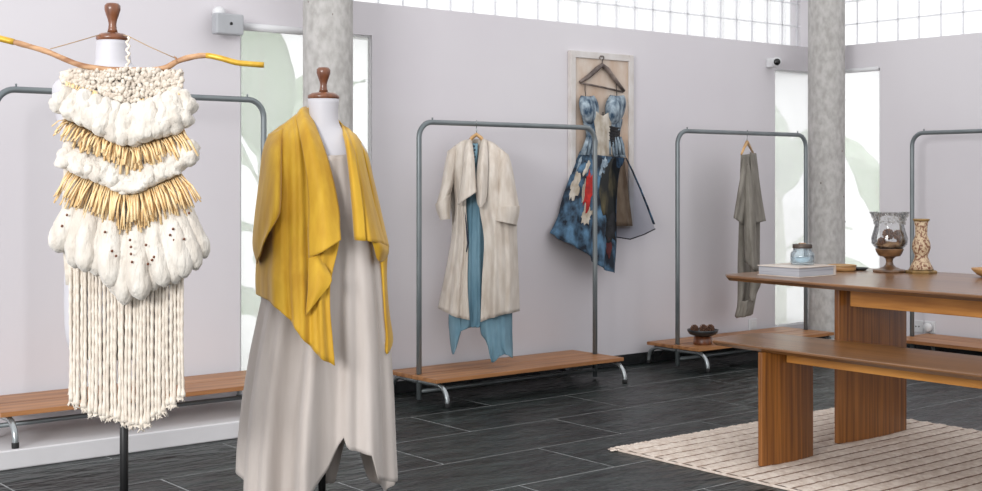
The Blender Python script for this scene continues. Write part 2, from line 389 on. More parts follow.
banana(3.95, 7.15, [(-60, 70, 1.1, .2, 1.1), (-120, 76, 1.25, .2, 1.3), (20, 66, 1.0, .2, 1.2), (170, 62, 1.1, .2, 1.2), (-90, 52, .9, .18, .7), (-40, 48, .8, .16, .4), (-140, 45, .8, .16, .35), (80, 80, 1.3, .2, 1.3), (-160, 30, .7, .15, .9)], 'banana plant just outside the window behind the mannequins')
banana(4.75, 8.3, [(-100, 66, 1.3, .24, 1.2), (-160, 60, 1.3, .24, 1.3), (100, 70, 1.3, .24, 1.2), (-30, 50, 1.2, .24, .9), (-120, 40, 1.0, .2, .5)], 'banana plant farther out behind the mannequins\' window')
banana(8.95, 7.15, [(-100, 74, 1.05, .17, 1.0), (-150, 58, .9, .15, 1.1), (-60, 45, .7, .14, .6), (60, 74, 1.2, .18, 1.2), (-130, 52, .7, .14, .25), (170, 40, .7, .14, .5)], 'banana plant outside the window left of the corner column')
banana(9.75, 6.62, [(-170, 66, 1.0, .15, .8), (-120, 50, .8, .14, .5), (160, 40, .8, .14, .35), (80, 70, 1.2, .18, .9)], 'banana plant outside the window right of the corner column')

# ------------------------------------------------------------------ clothes racks
def arc(c, r, a0, a1, n, pl):
    out = []
    for i in range(n + 1):
        q = math.radians(a0 + (a1 - a0) * i / n)
        out.append(Vector((c[0] + r * math.cos(q), 0, c[1] + r * math.sin(q))) if pl == 'xz' else Vector((0, c[0] + r * math.cos(q), c[1] + r * math.sin(q))))
    return out
HW, TOP = .654, 1.515
def rack(loc, rz, lab):
    k = thing('clothes_rack', loc, lab, 'clothes rack', 'tubular clothes racks')
    k.rotation_euler = (0, 0, rz)
    br = .085
    pts = [Vector((-HW, 0, .012)), Vector((-HW, 0, .7))] + arc((-HW + br, TOP - br), br, 180, 90, 8, 'xz') + [Vector((0, 0, TOP))] + arc((HW - br, TOP - br), br, 90, 0, 8, 'xz') + [Vector((HW, 0, .7)), Vector((HW, 0, .012))]
    MB().tube(pts, .0145, 14).build('frame', M['steel'], k)
    for sx in (-1, 1):
        MB().tube([(sx * (HW - br - .005), 0, TOP + .012), (sx * (HW - br - .005), 0, TOP + .026)], [.004, .005], 8).build('stop_peg', M['steel'], k)
        r2 = .085; fz = .112
        p = [Vector((0, -.255, .012))] + arc((-.255 + r2, fz - r2), r2, 180, 90, 8, 'yz')[0:] + arc((.255 - r2, fz - r2), r2, 90, 0, 8, 'yz') + [Vector((0, .255, .012))]
        p = [q + Vector((sx * HW, 0, 0)) for q in p]
        f = MB().tube(p, .0135, 12).build('foot', M['chrome'], k)
        for sy in (-1, 1):
            MB().lathe([(.0145, 0), (.0155, .004), (.0155, .022), (.0137, .024)], 12, (sx * HW, sy * .255, 0)).build('rubber_cap', M['rubber'], f)
    MB().tube([(-HW, 0, .055), (HW, 0, .055)], .011, 10).build('stretcher', M['steel'], k)
    for sg in (-1, 1):
        e, e2, nw = HW + .05, HW + .022, .0165
        pl = [(-e, .225), (e2, .225), (e2, .0025), (HW + nw, .0025), (HW + nw, .0165), (HW - nw, .0165), (HW - nw, .0025), (-HW + nw, .0025), (-HW + nw, .0165), (-HW - nw, .0165), (-HW - nw, .0025), (-e, .0025)]
        MB().prism(pl, lambda a, b: Vector((a, sg * b, .128)), lambda a, b: Vector((a, sg * b, .149))).build('shelf_board', M['shelf'], k, smooth=False, bevel=.002)
    return k
RY = 5.728
rack((2.512, RY, .08), 0, 'clothes rack on the white plinth behind the macrame mannequin')
rack((4.767, RY, 0), 0, 'clothes rack holding the cream coat and blue dress')
rack((6.80, RY, 0), 0, 'clothes rack holding the single grey garment')
rack((7.70, 4.385, 0), math.pi / 2, 'clothes rack behind the wooden table, cut off at the right edge')

# ------------------------------------------------------------------ table, bench, rug
def slab_top(x0, x1, y0, y1, z, th, bulge, m, name, par, off):
    """boat-shaped top with an underside chamfer"""
    def outline(ins):
        o = []; n = 24; rc = .05
        for i in range(n + 1):
            t = i / n; o.append((x0 - bulge * 4 * t * (1 - t) + ins, y0 + rc + (y1 - y0 - 2 * rc) * t))
        for i in range(9):
            t = i / 8; o.append((x0 + rc + (x1 - x0 - 2 * rc) * t, y1 + .012 * 4 * t * (1 - t) - ins))
        for i in range(n + 1):
            t = 1 - i / n; o.append((x1 + bulge * 4 * t * (1 - t) - ins, y0 + rc + (y1 - y0 - 2 * rc) * t))
        for i in range(9):
            t = 1 - i / 8; o.append((x0 + rc + (x1 - x0 - 2 * rc) * t, y0 - .012 * 4 * t * (1 - t) + ins))
        return o
    mb = MB(); rings = [(.004, z), (0, z - .003), (0, z - th * .4), (.012, z - th * .75), (.02, z - th)]
    pols = [outline(a) for a, _ in rings]; n = len(pols[0])
    for (a, zz), pl in zip(rings, pols): mb.v += [Vector((x, y, zz)) for x, y in pl]
    for q in range(len(rings) - 1):
        for i in range(n): j = (i + 1) % n; mb.f.append((q * n + i, q * n + j, (q + 1) * n + j, (q + 1) * n + i))
    mb.f += [tuple(range(n)), tuple((len(rings) - 1) * n + i for i in reversed(range(n)))]
    return mb.build(name, m, par, off, smooth=False)
def slab_leg(xa, xb, y, th, z1, par, off, m):
    n = 12; poly = []
    for i in range(n + 1): t = i / n; poly.append((xa + (xb - xa) * t, y - th * (.35 + .65 * 4 * t * (1 - t) * .9)))
    for i in range(n + 1): t = 1 - i / n; poly.append((xa + (xb - xa) * t, y + th * (.35 + .65 * 4 * t * (1 - t) * .9)))
    return MB().prism(poly, lambda a, b: Vector((a, b, .0128)), lambda a, b: Vector((a, b, z1))).build('leg', m, par, off, smooth=False, bevel=.004)
tl = (5.19, 3.0, .0)
tb = thing('dining_table', tl, 'large wooden slab-legged table with vases on top', 'table')
slab_top(4.73, 5.66, 1.8, 4.145, .75, .027, .055, M['teakx'], 'tabletop', tb, tl)
slab_leg(4.885, 5.414, 3.584, .036, .7225, tb, tl, M['teak']); slab_leg(4.885, 5.414, 2.28, .036, .7225, tb, tl, M['teak'])
MB().box(4.925, 4.95, 2.32, 3.54, .632, .7225).build('apron', M['teaky'], tb, tl, smooth=False, bevel=.003)
MB().box(5.34, 5.365, 2.32, 3.545, .632, .7225).build('apron', M['teaky'], tb, tl, smooth=False, bevel=.003)
bl = (4.46, 2.9, .0)
bn = thing('bench', bl, 'long wooden bench standing on the striped rug', 'bench')
slab_top(4.265, 4.665, 1.95, 3.82, .51, .024, .03, M['teakx'], 'seat', bn, bl)
slab_leg(4.247, 4.59, 3.497, .03, .4855, bn, bl, M['teak']); slab_leg(4.247, 4.59, 2.2, .03, .4855, bn, bl, M['teak'])
MB().box(4.375, 4.40, 2.24, 3.462, .436, .4855).build('apron', M['teaky'], bn, bl, smooth=False, bevel=.003)
MB().box(4.5, 4.525, 2.24, 3.465, .436, .4855).build('apron', M['teaky'], bn, bl, smooth=False, bevel=.003)

rl = (4.86, 3.2, .0)
rug = thing('striped_rug', rl, 'cream woven rug with brown stripes under the bench', 'rug')
RX0, RX1, RYF, RYN = 4.04, 5.68, 4.15, 2.1
MB().box(RX0 + .012, RX1 - .012, RYN, RYF - .005, .0005, .0075).build('backing', M['rugdark'], rug, rl, smooth=False)
for xs in (RX0, RX1 - .0115): MB().box(xs, xs + .0115, RYN, RYF - .004, .0005, .0095).build('selvedge', M['rug'], rug, rl, smooth=False, bevel=.002)
sp = .081; y = RYF
while y > RYN + .05:
    ya, yb = y - sp + .013, y
    n = 90; mb = MB(); m = 6; j0 = len(mb.v)
    for i in range(n + 1):
        x = RX0 + .005 + (RX1 - RX0 - .01) * i / n
        for k in range(m + 1):
            t = k / m; yyy = ya + (yb - ya) * t
            h = .0076 + (.0062 + .0045 * noise.noise(Vector((x * 45, yyy * 60, 3))))* (math.sin(math.pi * t) ** .5 if 0 < t < 1 else 0)
            ed = .006 * noise.noise(Vector((x * 38, y * 9 + (t > .5) * 7, 0))) * abs(2 * t - 1)
            mb.v.append(Vector((x + (.004 * noise.noise(Vector((yyy * 90, i, 1))) if i in (0, n) else 0), yyy + ed, h)))
    for i in range(n):
        for k in range(m):
            a = j0 + i * (m + 1) + k; mb.f.append((a, a + m + 1, a + m + 2, a + 1))
    mb.build('woven_stripe', M['rug'], rug, rl)
    y -= sp
mb = MB()
for i in range(170):
    x = RX0 + (RX1 - RX0) * (i + random.random()) / 170; ln = random.uniform(.008, .03)
    mb.tube([(x, RYF - .01, .009), (x + random.uniform(-.008, .008), RYF + ln * .6, .010), (x + random.uniform(-.015, .015), RYF + ln, .004)], [.004, .003, .002], 5)
for i in range(14):
    mb.tube([(RX0 + .01, RYF - .01 - i * .002, .009), (RX0 - random.uniform(.01, .035), RYF + random.uniform(-.03, .02), .006)], [.003, .002], 5)
mb.build('fringe', M['rug'], rug, rl)['kind'] = 'stuff'

# ------------------------------------------------------------------ things on the table
TZ = .75
def pt(x, y, z=TZ): return Vector((x, y, z))
# book
bo = Vector((4.985, 3.885, TZ)); bk = thing('book', bo, 'thick pale hardback book lying under the glass jar', 'book')
bk.rotation_euler = (0, 0, 0)
MB().box(-.13, .126, -.118, .118, .0045, .043).build('pages', M['paper'], bk, smooth=False)
MB().box(-.135, .14, -.123, .123, .0, .0045).build('cover', M['bookcover'], bk, smooth=False, bevel=.001)
MB().box(-.135, .14, -.123, .123, .043, .0475).build('cover', M['bookcover'], bk, smooth=False, bevel=.001)
MB().box(.1265, .14, -.123, .123, .0045, .043).build('spine', M['bookcover'], bk, smooth=False)
# jar
jo = Vector((5.03, 3.885, TZ + .0477)); jr = thing('glass_jar', jo, 'small clear candle jar with a dark lid on the book', 'jar')
MB().lathe([(.0, .001), (.052, .001), (.056, .008), (.057, .04), (.054, .058), (.044, .066), (.044, .078), (.041, .078), (.041, .064), (.051, .056), (.053, .04), (.052, .01), (.0, .007)], 32).build('glass_body', M['jarglass'], jr)
MB().lathe([(.0, .0085), (.0505, .0085), (.0505, .034), (.0, .034)], 28).build('wax', M['wax'], jr)
MB().lathe([(.0, .0785), (.045, .0785), (.046, .081), (.046, .095), (.043, .098), (.0, .098)], 32).build('lid', M['lid'], jr)
MB().lathe([(.018, .0982), (.018, .101), (.012, .104), (.0, .104)], 16).build('lid_knob', M['cstick'], jr)
# round wooden board
wo = Vector((5.40, 3.93, TZ)); wb = thing('wooden_dish', wo, 'round shallow wooden dish between the book and the vase', 'dish')
MB().lathe([(.0, .0), (.062, .0), (.068, .006), (.07, .03), (.064, .03), (.06, .012), (.0, .01)], 36).build('dish_body', M['bowlwood'], wb)
MB().lathe([(.0705, .022), (.0715, .024), (.0705, .026)], 36).build('dish_band', M['goldrim'], wb)
tg = thing('dark_saucer', Vector((5.50, 3.90, TZ)), 'thin dark saucer just left of the glass vase', 'saucer')
MB().lathe([(.0, .0), (.03, .0), (.047, .012), (.045, .0135), (.028, .004), (.0, .004)], 28).build('saucer_body', M['bowldark'], tg)
# hurricane vase
vo = Vector((5.50, 3.725, TZ)); vz = thing('hurricane_vase', vo, 'clear glass hurricane vase of pine cones on a bronze pedestal', 'vase')
MB().lathe([(.0, .0), (.078, .0), (.08, .006), (.076, .013), (.05, .018), (.03, .026), (.02, .036), (.016, .05), (.019, .066), (.03, .075), (.052, .08), (.058, .09), (.064, .1), (.068, .112), (.066, .116), (.060, .1085), (.045, .101), (.0, .0995)], 16).build('pedestal', M['bronze'], vz, smooth=False)
prof = [(.0, .1005), (.03, .101), (.062, .112), (.084, .138), (.087, .165), (.075, .205), (.069, .23), (.076, .264), (.097, .294)]
inn = [(r - .003 if r > .01 else 0, z + .003) for r, z in reversed(prof[:-1])]
MB().lathe(prof + [(.094, .294)] + inn, 40).build('glass_bowl', M['glass'], vz)
mb = MB()
for i in range(150):
    z = random.uniform(.235, .288); q = random.uniform(0, 6.283); rr = (.0702 + (z - .23) * .206 if z < .264 else .0775 + (z - .264) * .7)
    mb.blob((rr * math.cos(q), rr * math.sin(q), z), random.uniform(.002, .005), 6, 4, .4)
mb.build('speckled_rim', M['mercury'], vz)['kind'] = 'stuff'
mb = MB()
for i in range(26):
    q = i * 2.4; mb.tube([(.05 * math.cos(q), .05 * math.sin(q), .118 + .002 * (i % 9)), (.06 * math.cos(q + .9), .06 * math.sin(q + .9), .125 + .003 * (i % 7))], [.007, .003], 5)
mb.blob((0, 0, .128), .05, 14, 8, .5, (1.1, 1.1, .45))
mb.build('dried_bark', M['moss'], vz)['kind'] = 'stuff'
def pine_cone(loc, r, lab, grp, tilt=0):
    c = thing('pine_cone', loc, lab, 'pine cone', grp)
    mb = MB(); mb.blob((0, 0, 0), r * .72, 10, 8)
    for k in range(44):
        t = (k + .5) / 44; th = math.acos(1 - 2 * t); q = k * 2.399
        d = Vector((math.sin(th) * math.cos(q), math.sin(th) * math.sin(q), math.cos(th)))
        mb.blob(d * r * .78, r * .24, 6, 4, .2, (1, 1, .6))
    mb.build('scales', M['cone'], c); c.rotation_euler = (tilt, tilt * .5, 0)
g = 'pine cones in the glass vase'
for (dx, dz, rr, lb) in ((-.012, .186, .030, 'left upper pine cone in the glass vase'), (.036, .182, .028, 'right upper pine cone in the glass vase'), (-.045, .152, .021, 'pine cone low against the left of the glass vase'), (.05, .148, .023, 'pine cone low against the right of the glass vase')):
    pine_cone(vo + RT * dx - FW * .02 + Vector((0, 0, dz)), rr, lb, g, .5)
# candlestick
co = Vector((5.555, 3.585, TZ)); cs = thing('candlestick', co, 'tall crackled cream candlestick with flared base beside the glass vase', 'candlestick')
MB().lathe([(.0, .0), (.072, .0), (.074, .008), (.07, .014), (.055, .018), (.0, .018)], 6).build('base', M['goldrim'], cs, smooth=False)
MB().lathe([(.0, .0185), (.058, .0185), (.05, .035), (.04, .055), (.032, .075), (.03, .085), (.036, .1), (.043, .12), (.042, .145), (.034, .168), (.028, .184), (.029, .225), (.034, .251), (.0, .251)], 28).build('stem', M['cstick'], cs)
MB().lathe([(.0, .2515), (.036, .2515), (.04, .257), (.038, .263), (.0, .263)], 28).build('rim', M['goldrim'], cs)
# wood bowl at the frame edge
wbo = Vector((5.565, 3.235, TZ)); wbw = thing('wooden_bowl', wbo, 'small wooden bowl at the right edge of the table', 'bowl')
MB().lathe([(.0, .0), (.03, .0), (.055, .012), (.078, .034), (.08, .042), (.076, .042), (.05, .018), (.0, .01)], 36).build('bowl_body', M['bowlwood'], wbw)
# pedestal bowl on rack shelf
po = Vector((6.275, 5.63, .1495)); pb = thing('pedestal_bowl', po, 'dark bowl on a wooden foot on the rack shelf', 'bowl')
MB().lathe([(.0, .0), (.058, .0), (.06, .004), (.056, .05), (.0, .052)], 30).build('wood_foot', M['walnut'], pb)
MB().lathe([(.0, .0525), (.05, .0525), (.085, .064), (.097, .082), (.1, .094), (.094, .094), (.085, .08), (.05, .066), (.0, .063)], 36).build('bowl_body', M['bowldark'], pb)
g = 'pine cones in the dark bowl'
for (dx, dy, dz, rr, lb) in ((-.052, .005, .098, .029, 'left pine cone in the dark pedestal bowl'), (.002, -.022, .102, .030, 'middle pine cone in the dark pedestal bowl'), (.052, .012, .1, .028, 'right pine cone in the dark pedestal bowl')):
    pine_cone(po + RT * dx + FW * dy + Vector((0, 0, dz)), rr, lb, g, .8)

# ------------------------------------------------------------------ wall fittings
sp0 = Vector((3.07, 5.93, 1.985)); sk = thing('wall_sensor', Vector((3.07, WYB, 1.985)), 'grey box device mounted high on the wall beside the left window', 'device')
so_ = (3.07, WYB, 1.985)
MB().box(2.995, 3.148, 5.895, 5.955, 1.93, 2.035).build('housing', M['spk'], sk, so_, smooth=False, bevel=.008)
MB().tube([(3.075, 5.8955, 1.985), (3.075, 5.892, 1.985)], .008, 12).build('sensor_eye', M['lens'], sk, so_)
MB().tube([(3.12, 5.955, 2.0), (3.16, 5.985, 2.0), (3.16, WYB, 2.0)], .014, 10).build('bracket', M['spk'], sk, so_)
MB().blob((3.04, 5.96, 2.045), .034, 16, 10, 0, (1, 1, .9)).build('dome', M['plastic'], sk, so_)
cm = thing('security_camera', Vector((7.43, WYB, 2.04)), 'small white security camera above the corner window', 'camera'); cmo = (7.43, WYB, 2.04)
MB().box(7.375, 7.44, 5.955, WYB, 2.005, 2.07).build('mount', M['plastic'], cm, cmo, smooth=False, bevel=.008)
c0 = WY(775.5, 62.5, 5.955); c1 = c0 - (FW * .05) - RT * .0
MB().tube([c0, c0 - FW * .02, c1], [.03, .034, .033], 20).build('camera_body', M['plastic'], cm, cmo)
MB().tube([c1 - FW * .0005, c1 - FW * .004], [.0245, .0235], 20).build('camera_lens', M['lens'], cm, cmo)
def socket(p, ax, lab, cat, big):
    s = thing('wall_socket', p, lab, cat); h = .042
    if ax == 'x':
        MB().box(-h, h, -.009, 0, -h, h).build('face_plate', M['plastic'], s, smooth=False, bevel=.004)
        MB().box(-h * .6, h * .6, -.013, -.0095, -h * .6, h * .6).build('rocker', M['plastic'], s, smooth=False, bevel=.002)
    else:
        MB().box(-.009, 0, -h, h, -h, h).build('face_plate', M['plastic'], s, smooth=False, bevel=.004)
        if big: MB().lathe([(.0, 0), (.03, .0), (.032, .03), (.026, .04), (.0, .04)], 20).build('plug', M['plastic'], s).rotation_euler = (0, -math.pi / 2, 0); s.children[-1].location = (-.0095, 0, 0)
        else:
            for zz in (-.012, .012): MB().tube([(-.0095, zz, 0), (-.0105, zz, 0)], .005, 10).build('socket_hole', M['lens'], s)
socket(Vector((7.225, WYB, .175)), 'x', 'white switch plate low on the wall under the grey garment', 'switch', False)
socket(Vector((WXR, 5.165, .185)), 'y', 'left white wall socket under the table, empty', 'socket', False)
socket(Vector((WXR, 5.07, .187)), 'y', 'right white wall socket under the table, with a plug', 'socket', True)

# ------------------------------------------------------------------ wall panel and denim dress
YP = WYB - .001
pn = thing('wall_panel', Vector((5.735, YP, .896)), 'tall painted panel with pale frame hanging on the wall', 'picture'); pno = (5.735, YP, .896)
MB().box(5.464, 6.007, YP - .02, YP, .896, 2.004).build('backing_board', M['canvas'], pn, pno, smooth=False)
fw_ = .042
for a in ((5.46, 5.46 + fw_, .892, 2.008), (6.011 - fw_, 6.011, .892, 2.008), (5.46 + fw_, 6.011 - fw_, .892, .892 + fw_), (5.46 + fw_, 6.011 - fw_, 2.008 - fw_, 2.008)):
    MB().box(a[0], a[1], YP - .032, YP, a[2], a[3]).build('frame_strip', M['pframe'], pn, pno, smooth=False, bevel=.003)
def Q(px, py, dy=0): return WY(px, py, YP - .022 - dy)
hg = thing('art_hanger', Q(601, 75), 'dark wooden hanger fixed to the painted panel above the denim dress', 'hanger'); ho = Q(601, 75)
MB().tube([Q(580, 82, .012), Q(588, 77, .014), Q(597, 69, .016), Q(602, 65, .016), Q(607, 69, .016), Q(616, 81, .014), Q(624, 91, .012)], [.010, .014, .016, .014, .016, .014, .010], 10).build('shoulder_arm', M['dark'], hg, ho)
MB().tube([Q(581, 83, .012), Q(602, 87, .012), Q(623, 92, .012)], .006, 8).build('trouser_bar', M['dark'], hg, ho)
MB().tube([Q(602, 65, .016), Q(602.5, 60, .016), Q(604, 58, .016), Q(603, 56, .016), Q(600.5, 56, .016), Q(599.5, 58.5, .016)], .004, 8).build('hook', M['dark'], hg, ho)
# dress
dn = thing('denim_dress', Q(600, 150), 'blue patchwork denim corset dress mounted on the painted panel', 'dress'); do = Q(600, 150)
def ruf(a, n, ph=0):
    return lambda u, v, p: Vector((0, -a * (.3 + .7 * v) * math.sin(u * n * 6.283 + ph), 0))
# bodice
bw = [(120, 582, 622.5), (126, 584, 621), (133, 586, 619.5), (140, 586, 619.5), (148, 583, 623), (156, 579, 626)]
def bod(x, y, lift=0):
    xl, xr = lerp_tab(bw, y); k = (x - (xl + xr) / 2) / ((xr - xl) / 2)
    return Q(x, y + .06 * (x - 603), .006 + .06 * math.sqrt(max(0, 1 - k * k * .98)) + lift)
def lerp_tab(tab, y):
    for a, b in zip(tab, tab[1:]):
        if a[0] <= y <= b[0]:
            t = (y - a[0]) / (b[0] - a[0]); return [a[i] + (b[i] - a[i]) * t for i in range(1, len(a))]
    return list((tab[0] if y < tab[0][0] else tab[-1])[1:])
def bod_panel(k0, k1, y0, y1, m, name, lift=0, top=None):
    rws = []
    for j in range(9):
        row = []
        for i in range(7):
            k = k0 + (k1 - k0) * i / 6; ya = top(k) if top else y0; y = ya + (y1 - ya) * j / 8
            xl, xr = lerp_tab(bw, y); row.append(bod((xl + xr) / 2 + k * (xr - xl) / 2, y, lift))
        rws.append(row)
    return MB().grid(rws, 12, 16).build(name, m, dn, do, solid=.004)
bod_panel(-1, -.42, 118, 156, M['denim2'], 'bodice_panel'); bod_panel(.46, 1, 118, 156, M['denim2'], 'bodice_panel')
bod_panel(-.42, .46, 112, 157, M['ivory'], 'bodice_panel', .002, lambda k: 113 - 6 * abs(k - .02) / .45 + 3)
for (cx, cy, rx, ry, tl_) in ((589, 110, 9.5, 13.5, 1), (615.5, 110, 10, 14, -1)):
    rws = []
    for j in range(9):
        t = j / 8; yv = cy - ry + 2 * ry * t; wv = rx * math.sin(math.pi * (.12 + .83 * t) ** .85) ** .6
        sh = tl_ * (t - .4) * 4.0
        rws.append([Q(cx + sh + wv * k, yv + 1.5 * k * k * (1 if t > .5 else -1) * .6, .022 + .06 * (1 - k * k) * math.sin(math.pi * min(1, t * .85 + .1)) ** .7 + .02 * t) for k in (-1, -.6, 0, .6, 1)])
    cupo = MB().grid(rws, 16, 18).build('bust_cup', M['denim2'], dn, do, solid=.004)
    MB().tube([r_[0] for r_ in rws] + [r_[2] for r_ in rws[-1:]], .003, 5).build('cup_seam', M['denim'], cupo, do)
MB().tube([Q(603, 112, .045), Q(603.5, 130, .054), Q(604, 150, .062)], .003, 6).build('front_seam', M['blackcloth'], dn, do)
MB().tube([Q(586, 99, .02), Q(585, 90, .01), Q(585, 84, .012)], .0025, 6).build('strap', M['blackcloth'], dn, do)
MB().tube([Q(617, 97, .02), Q(616.5, 90, .01), Q(616, 82, .012)], .0025, 6).build('strap', M['blackcloth'], dn, do)
for k in range(7):
    t = k / 6; yv = 127 + 17 * t
    rws = [[Q(607 + 1.5 * math.sin(k * 2.1), yv, .058), Q(611, yv - 1, .07), Q(615, yv, .065), Q(620, yv + .5, .03)], [Q(607.5 + 1.5 * math.sin(k * 2.1 + 1), yv + 3.5, .056), Q(611, yv + 3.8, .06), Q(615, yv + 3.5, .058), Q(619.5, yv + 3.5, .02)]]
    MB().grid(rws, 8, 3).build('black_ruffle', M['blackcloth'], dn, do, solid=.003)
for k in range(12):
    if 4 <= k <= 6: continue
    x = 584 + 40 * (k + .5) / 12
    MB().tube([Q(x + (603 - x) * .12, 137, .05), Q(x, 145, .06), Q(x - (603 - x) * .08, 155, .062)], [.012, .016, .012], 7, flat=.6).build('pleat', M['denim2'], dn, do)
# skirt
rows = [[Q(580, 151, .0), Q(587, 153, .05), Q(596, 155, .075), Q(605, 156, .08), Q(615, 157, .075), Q(625, 158, .03)],
        [Q(572, 170, .0), Q(580, 172, .07), Q(590, 174, .1), Q(600, 176, .11), Q(610, 177, .1), Q(619, 178, .07)],
        [Q(562, 198, .0), Q(574, 202, .09), Q(586, 206, .13), Q(597, 210, .14), Q(608, 213, .12), Q(617, 214, .09)],
        [Q(557, 217, .0), Q(569, 222, .1), Q(582, 228, .14), Q(595, 235, .15), Q(607, 241, .13), Q(617, 243, .1)],
        [Q(549, 233, .01), Q(565, 242, .11), Q(583, 251, .15), Q(595, 263, .16), Q(606, 270, .15), Q(615, 273, .12)]]
srows = rows; sruf = ruf(.016, 4.5, .5)
MB().grid(rows, 60, 50, sruf).build('skirt', M['denim'], dn, do, solid=.004)
def ssurf(u, v, lift):
    p = cr([cr(r_, u) for r_ in srows], v); return p + sruf(u, v, p) + Vector((0, -lift, 0))
def patch(cu, cv, ru, rv, m, name, sd, rag=.35, lift=.005):
    rws = []; n = 26
    for s_ in (1.0, .75, .5, .25, .02):
        row = []
        for k in range(n):
            q = 2 * math.pi * k / n; e = 1 + rag * (noise.noise(Vector((math.cos(q) * 1.4, math.sin(q) * 1.4, sd))) + .7 * noise.noise(Vector((math.cos(q) * 4, math.sin(q) * 4, sd))))
            row.append(ssurf(min(.99, max(.01, cu + ru * s_ * e * math.cos(q))), min(.995, max(.005, cv + rv * s_ * e * math.sin(q))), lift))
        rws.append(row)
    return MB().grid(rws, n, 8, None, True).build(name, m, dn, do, solid=.003)
patch(.14, .38, .085, .115, M['ivory'], 'cream_patch', 1.3, .6)
patch(.30, .20, .05, .10, M['ivory'], 'cream_patch', 7.3, .7)
patch(.40, .36, .055, .17, M['red'], 'red_patch', 4.1, .7, .008)
patch(.33, .40, .04, .07, M['ivory'], 'cream_patch', 14.3, .7)
patch(.43, .60, .06, .10, M['ivory'], 'cream_patch', 9.7, .7)
patch(.52, .45, .04, .08, M['ivory'], 'cream_patch', 21.7, .8)
patch(.78, .30, .16, .28, M['olive'], 'dark_floral_patch', 12.1, .4)
patch(.86, .62, .10, .16, M['blackcloth'], 'black_patch', 17.9, .6, .004)
patch(.84, .80, .035, .09, M['wine'], 'dark_red_patch', 31.5, .6, .004)
patch(.62, .13, .06, .10, M['denim2'], 'pale_denim_patch', 5.1, .6)
patch(.10, .17, .05, .12, M['denim2'], 'pale_denim_patch', 15.1, .6)
rows = [[Q(611, 158, .06), Q(618, 159, .06), Q(624, 160, .03)], [Q(612, 190, .09), Q(620, 190, .08), Q(628, 190, .03)], [Q(614, 226, .09), Q(624, 226, .08), Q(632.5, 226, .03)]]
MB().grid(rows, 12, 14, ruf(.006, 2)).build('tan_underskirt', M['brownpatch'], dn, do, solid=.003)
rows = [[Q(610, 154, .075), Q(617, 156, .08), Q(622, 157, .07), Q(626, 158, .03)], [Q(613, 190, .12), Q(624, 189, .12), Q(634, 187, .1), Q(640, 186, .05)], [Q(616, 237, .14), Q(630, 239, .15), Q(644, 234, .13), Q(655, 229, .07)]]
MB().grid(rows, 20, 20, ruf(.012, 3)).build('tulle_overlay', M['tulle'], dn, do)
MB().tube([Q(626, 158, .03), Q(632, 170, .045), Q(640, 188, .055), Q(648, 208, .06), Q(654, 224, .07)], [.010, .012, .013, .014, .016], 8, flat=.3).build('tulle_edge', M['denim'], dn, do)
MB().tube([Q(616, 237, .145), Q(630, 239.3, .155), Q(644, 234.5, .135), Q(655, 229, .075)], .004, 6).build('tulle_hem', M['blackcloth'], dn, do)

# ------------------------------------------------------------------ dress forms
def neck_cap(par, off, c, r, m, h, n='neck_cap'):
    MB().lathe([(.0, 0), (r * .93, 0), (r * 1.02, .006), (r, .014), (r * .75, .022), (r * .3, .026), (0, .026)], 32, c).build('neck_cap', m, par, off)
    hh = h - .026; z = .0262
    MB().lathe([(.0, z), (.016, z), (.013, z + hh * .12), (.0115, z + hh * .28), (.014, z + hh * .42), (.019, z + hh * .58), (.024, z + hh * .76), (.024, z + hh * .9), (.018, z + hh * .98), (0, z + hh)], 24, c).build('cap_handle', m, par, off)
def body(par, off, d0, rings, m):
    """rings: (py, xl, xr, half depth, depth shift)"""
    rows = []
    for (py, xl, xr, ry, sh) in rings:
        row = []
        for k in range(12):
            q = 2 * math.pi * k / 12
            row.append(WP((xl + xr) / 2 + (xr - xl) / 2 * math.cos(q), py, d0) + FW * (sh + ry * math.sin(q)))
        rows.append(row)
    mb = MB().grid(rows, 36, 40, None, True); w = 36; n = len(mb.v)
    mb.f.append(tuple(range(w))); mb.f.append(tuple(n - w + k for k in range(w)))
    return mb.build('torso', m, par, off)
D1, D2 = 4.0, 4.5
f1 = WP(124, 300, D1); f1.z = 0
m1 = thing('dress_form', f1, 'white dress form wearing the cream macrame hanging', 'mannequin', 'dress forms')
body(m1, f1, D1, [(41, 97, 128, .050, 0), (55, 96, 130, .052, 0), (66, 94, 134, .056, 0), (73, 78, 158, .07, 0), (82, 56, 180, .085, 0), (100, 54, 184, .1, -.005), (150, 66, 176, .11, -.01), (200, 76, 168, .095, 0), (260, 66, 177, .11, 0), (330, 66, 178, .115, 0), (356, 74, 172, .1, 0)], M['form'])
c = WP(112.5, 41, D1); neck_cap(m1, f1, c, .0485, M['walnut'], .117)
MB().tube([Vector((f1.x, f1.y, .025)), Vector((f1.x, f1.y, .70))], .013, 12).build('pole', M['black'], m1, f1)
MB().lathe([(.0, .0), (.17, .0), (.17, .008), (.15, .016), (.03, .024), (.018, .05), (0, .05)], 36).build('base', M['black'], m1)
f2 = WP(322, 300, D2); f2.z = 0
m2 = thing('dress_form', f2, 'white dress form wearing the taupe dress and mustard jacket', 'mannequin', 'dress forms')
body(m2, f2, D2, [(99, 308, 339, .052, 0), (115, 309, 338, .052, 0), (127, 306, 341, .056, 0), (135, 291, 352, .066, 0), (146, 279, 364, .08, 0), (165, 280, 368, .088, -.005), (200, 288, 366, .09, -.005), (250, 298, 358, .08, 0), (300, 288, 368, .1, 0), (352, 292, 362, .09, 0)], M['form'])
c = WP(323.5, 99.5, D2); neck_cap(m2, f2, c, .054, M['walnut'], .112)
MB().tube([Vector((f2.x, f2.y, .025)), Vector((f2.x, f2.y, .62))], .013, 12).build('pole', M['black'], m2, f2)
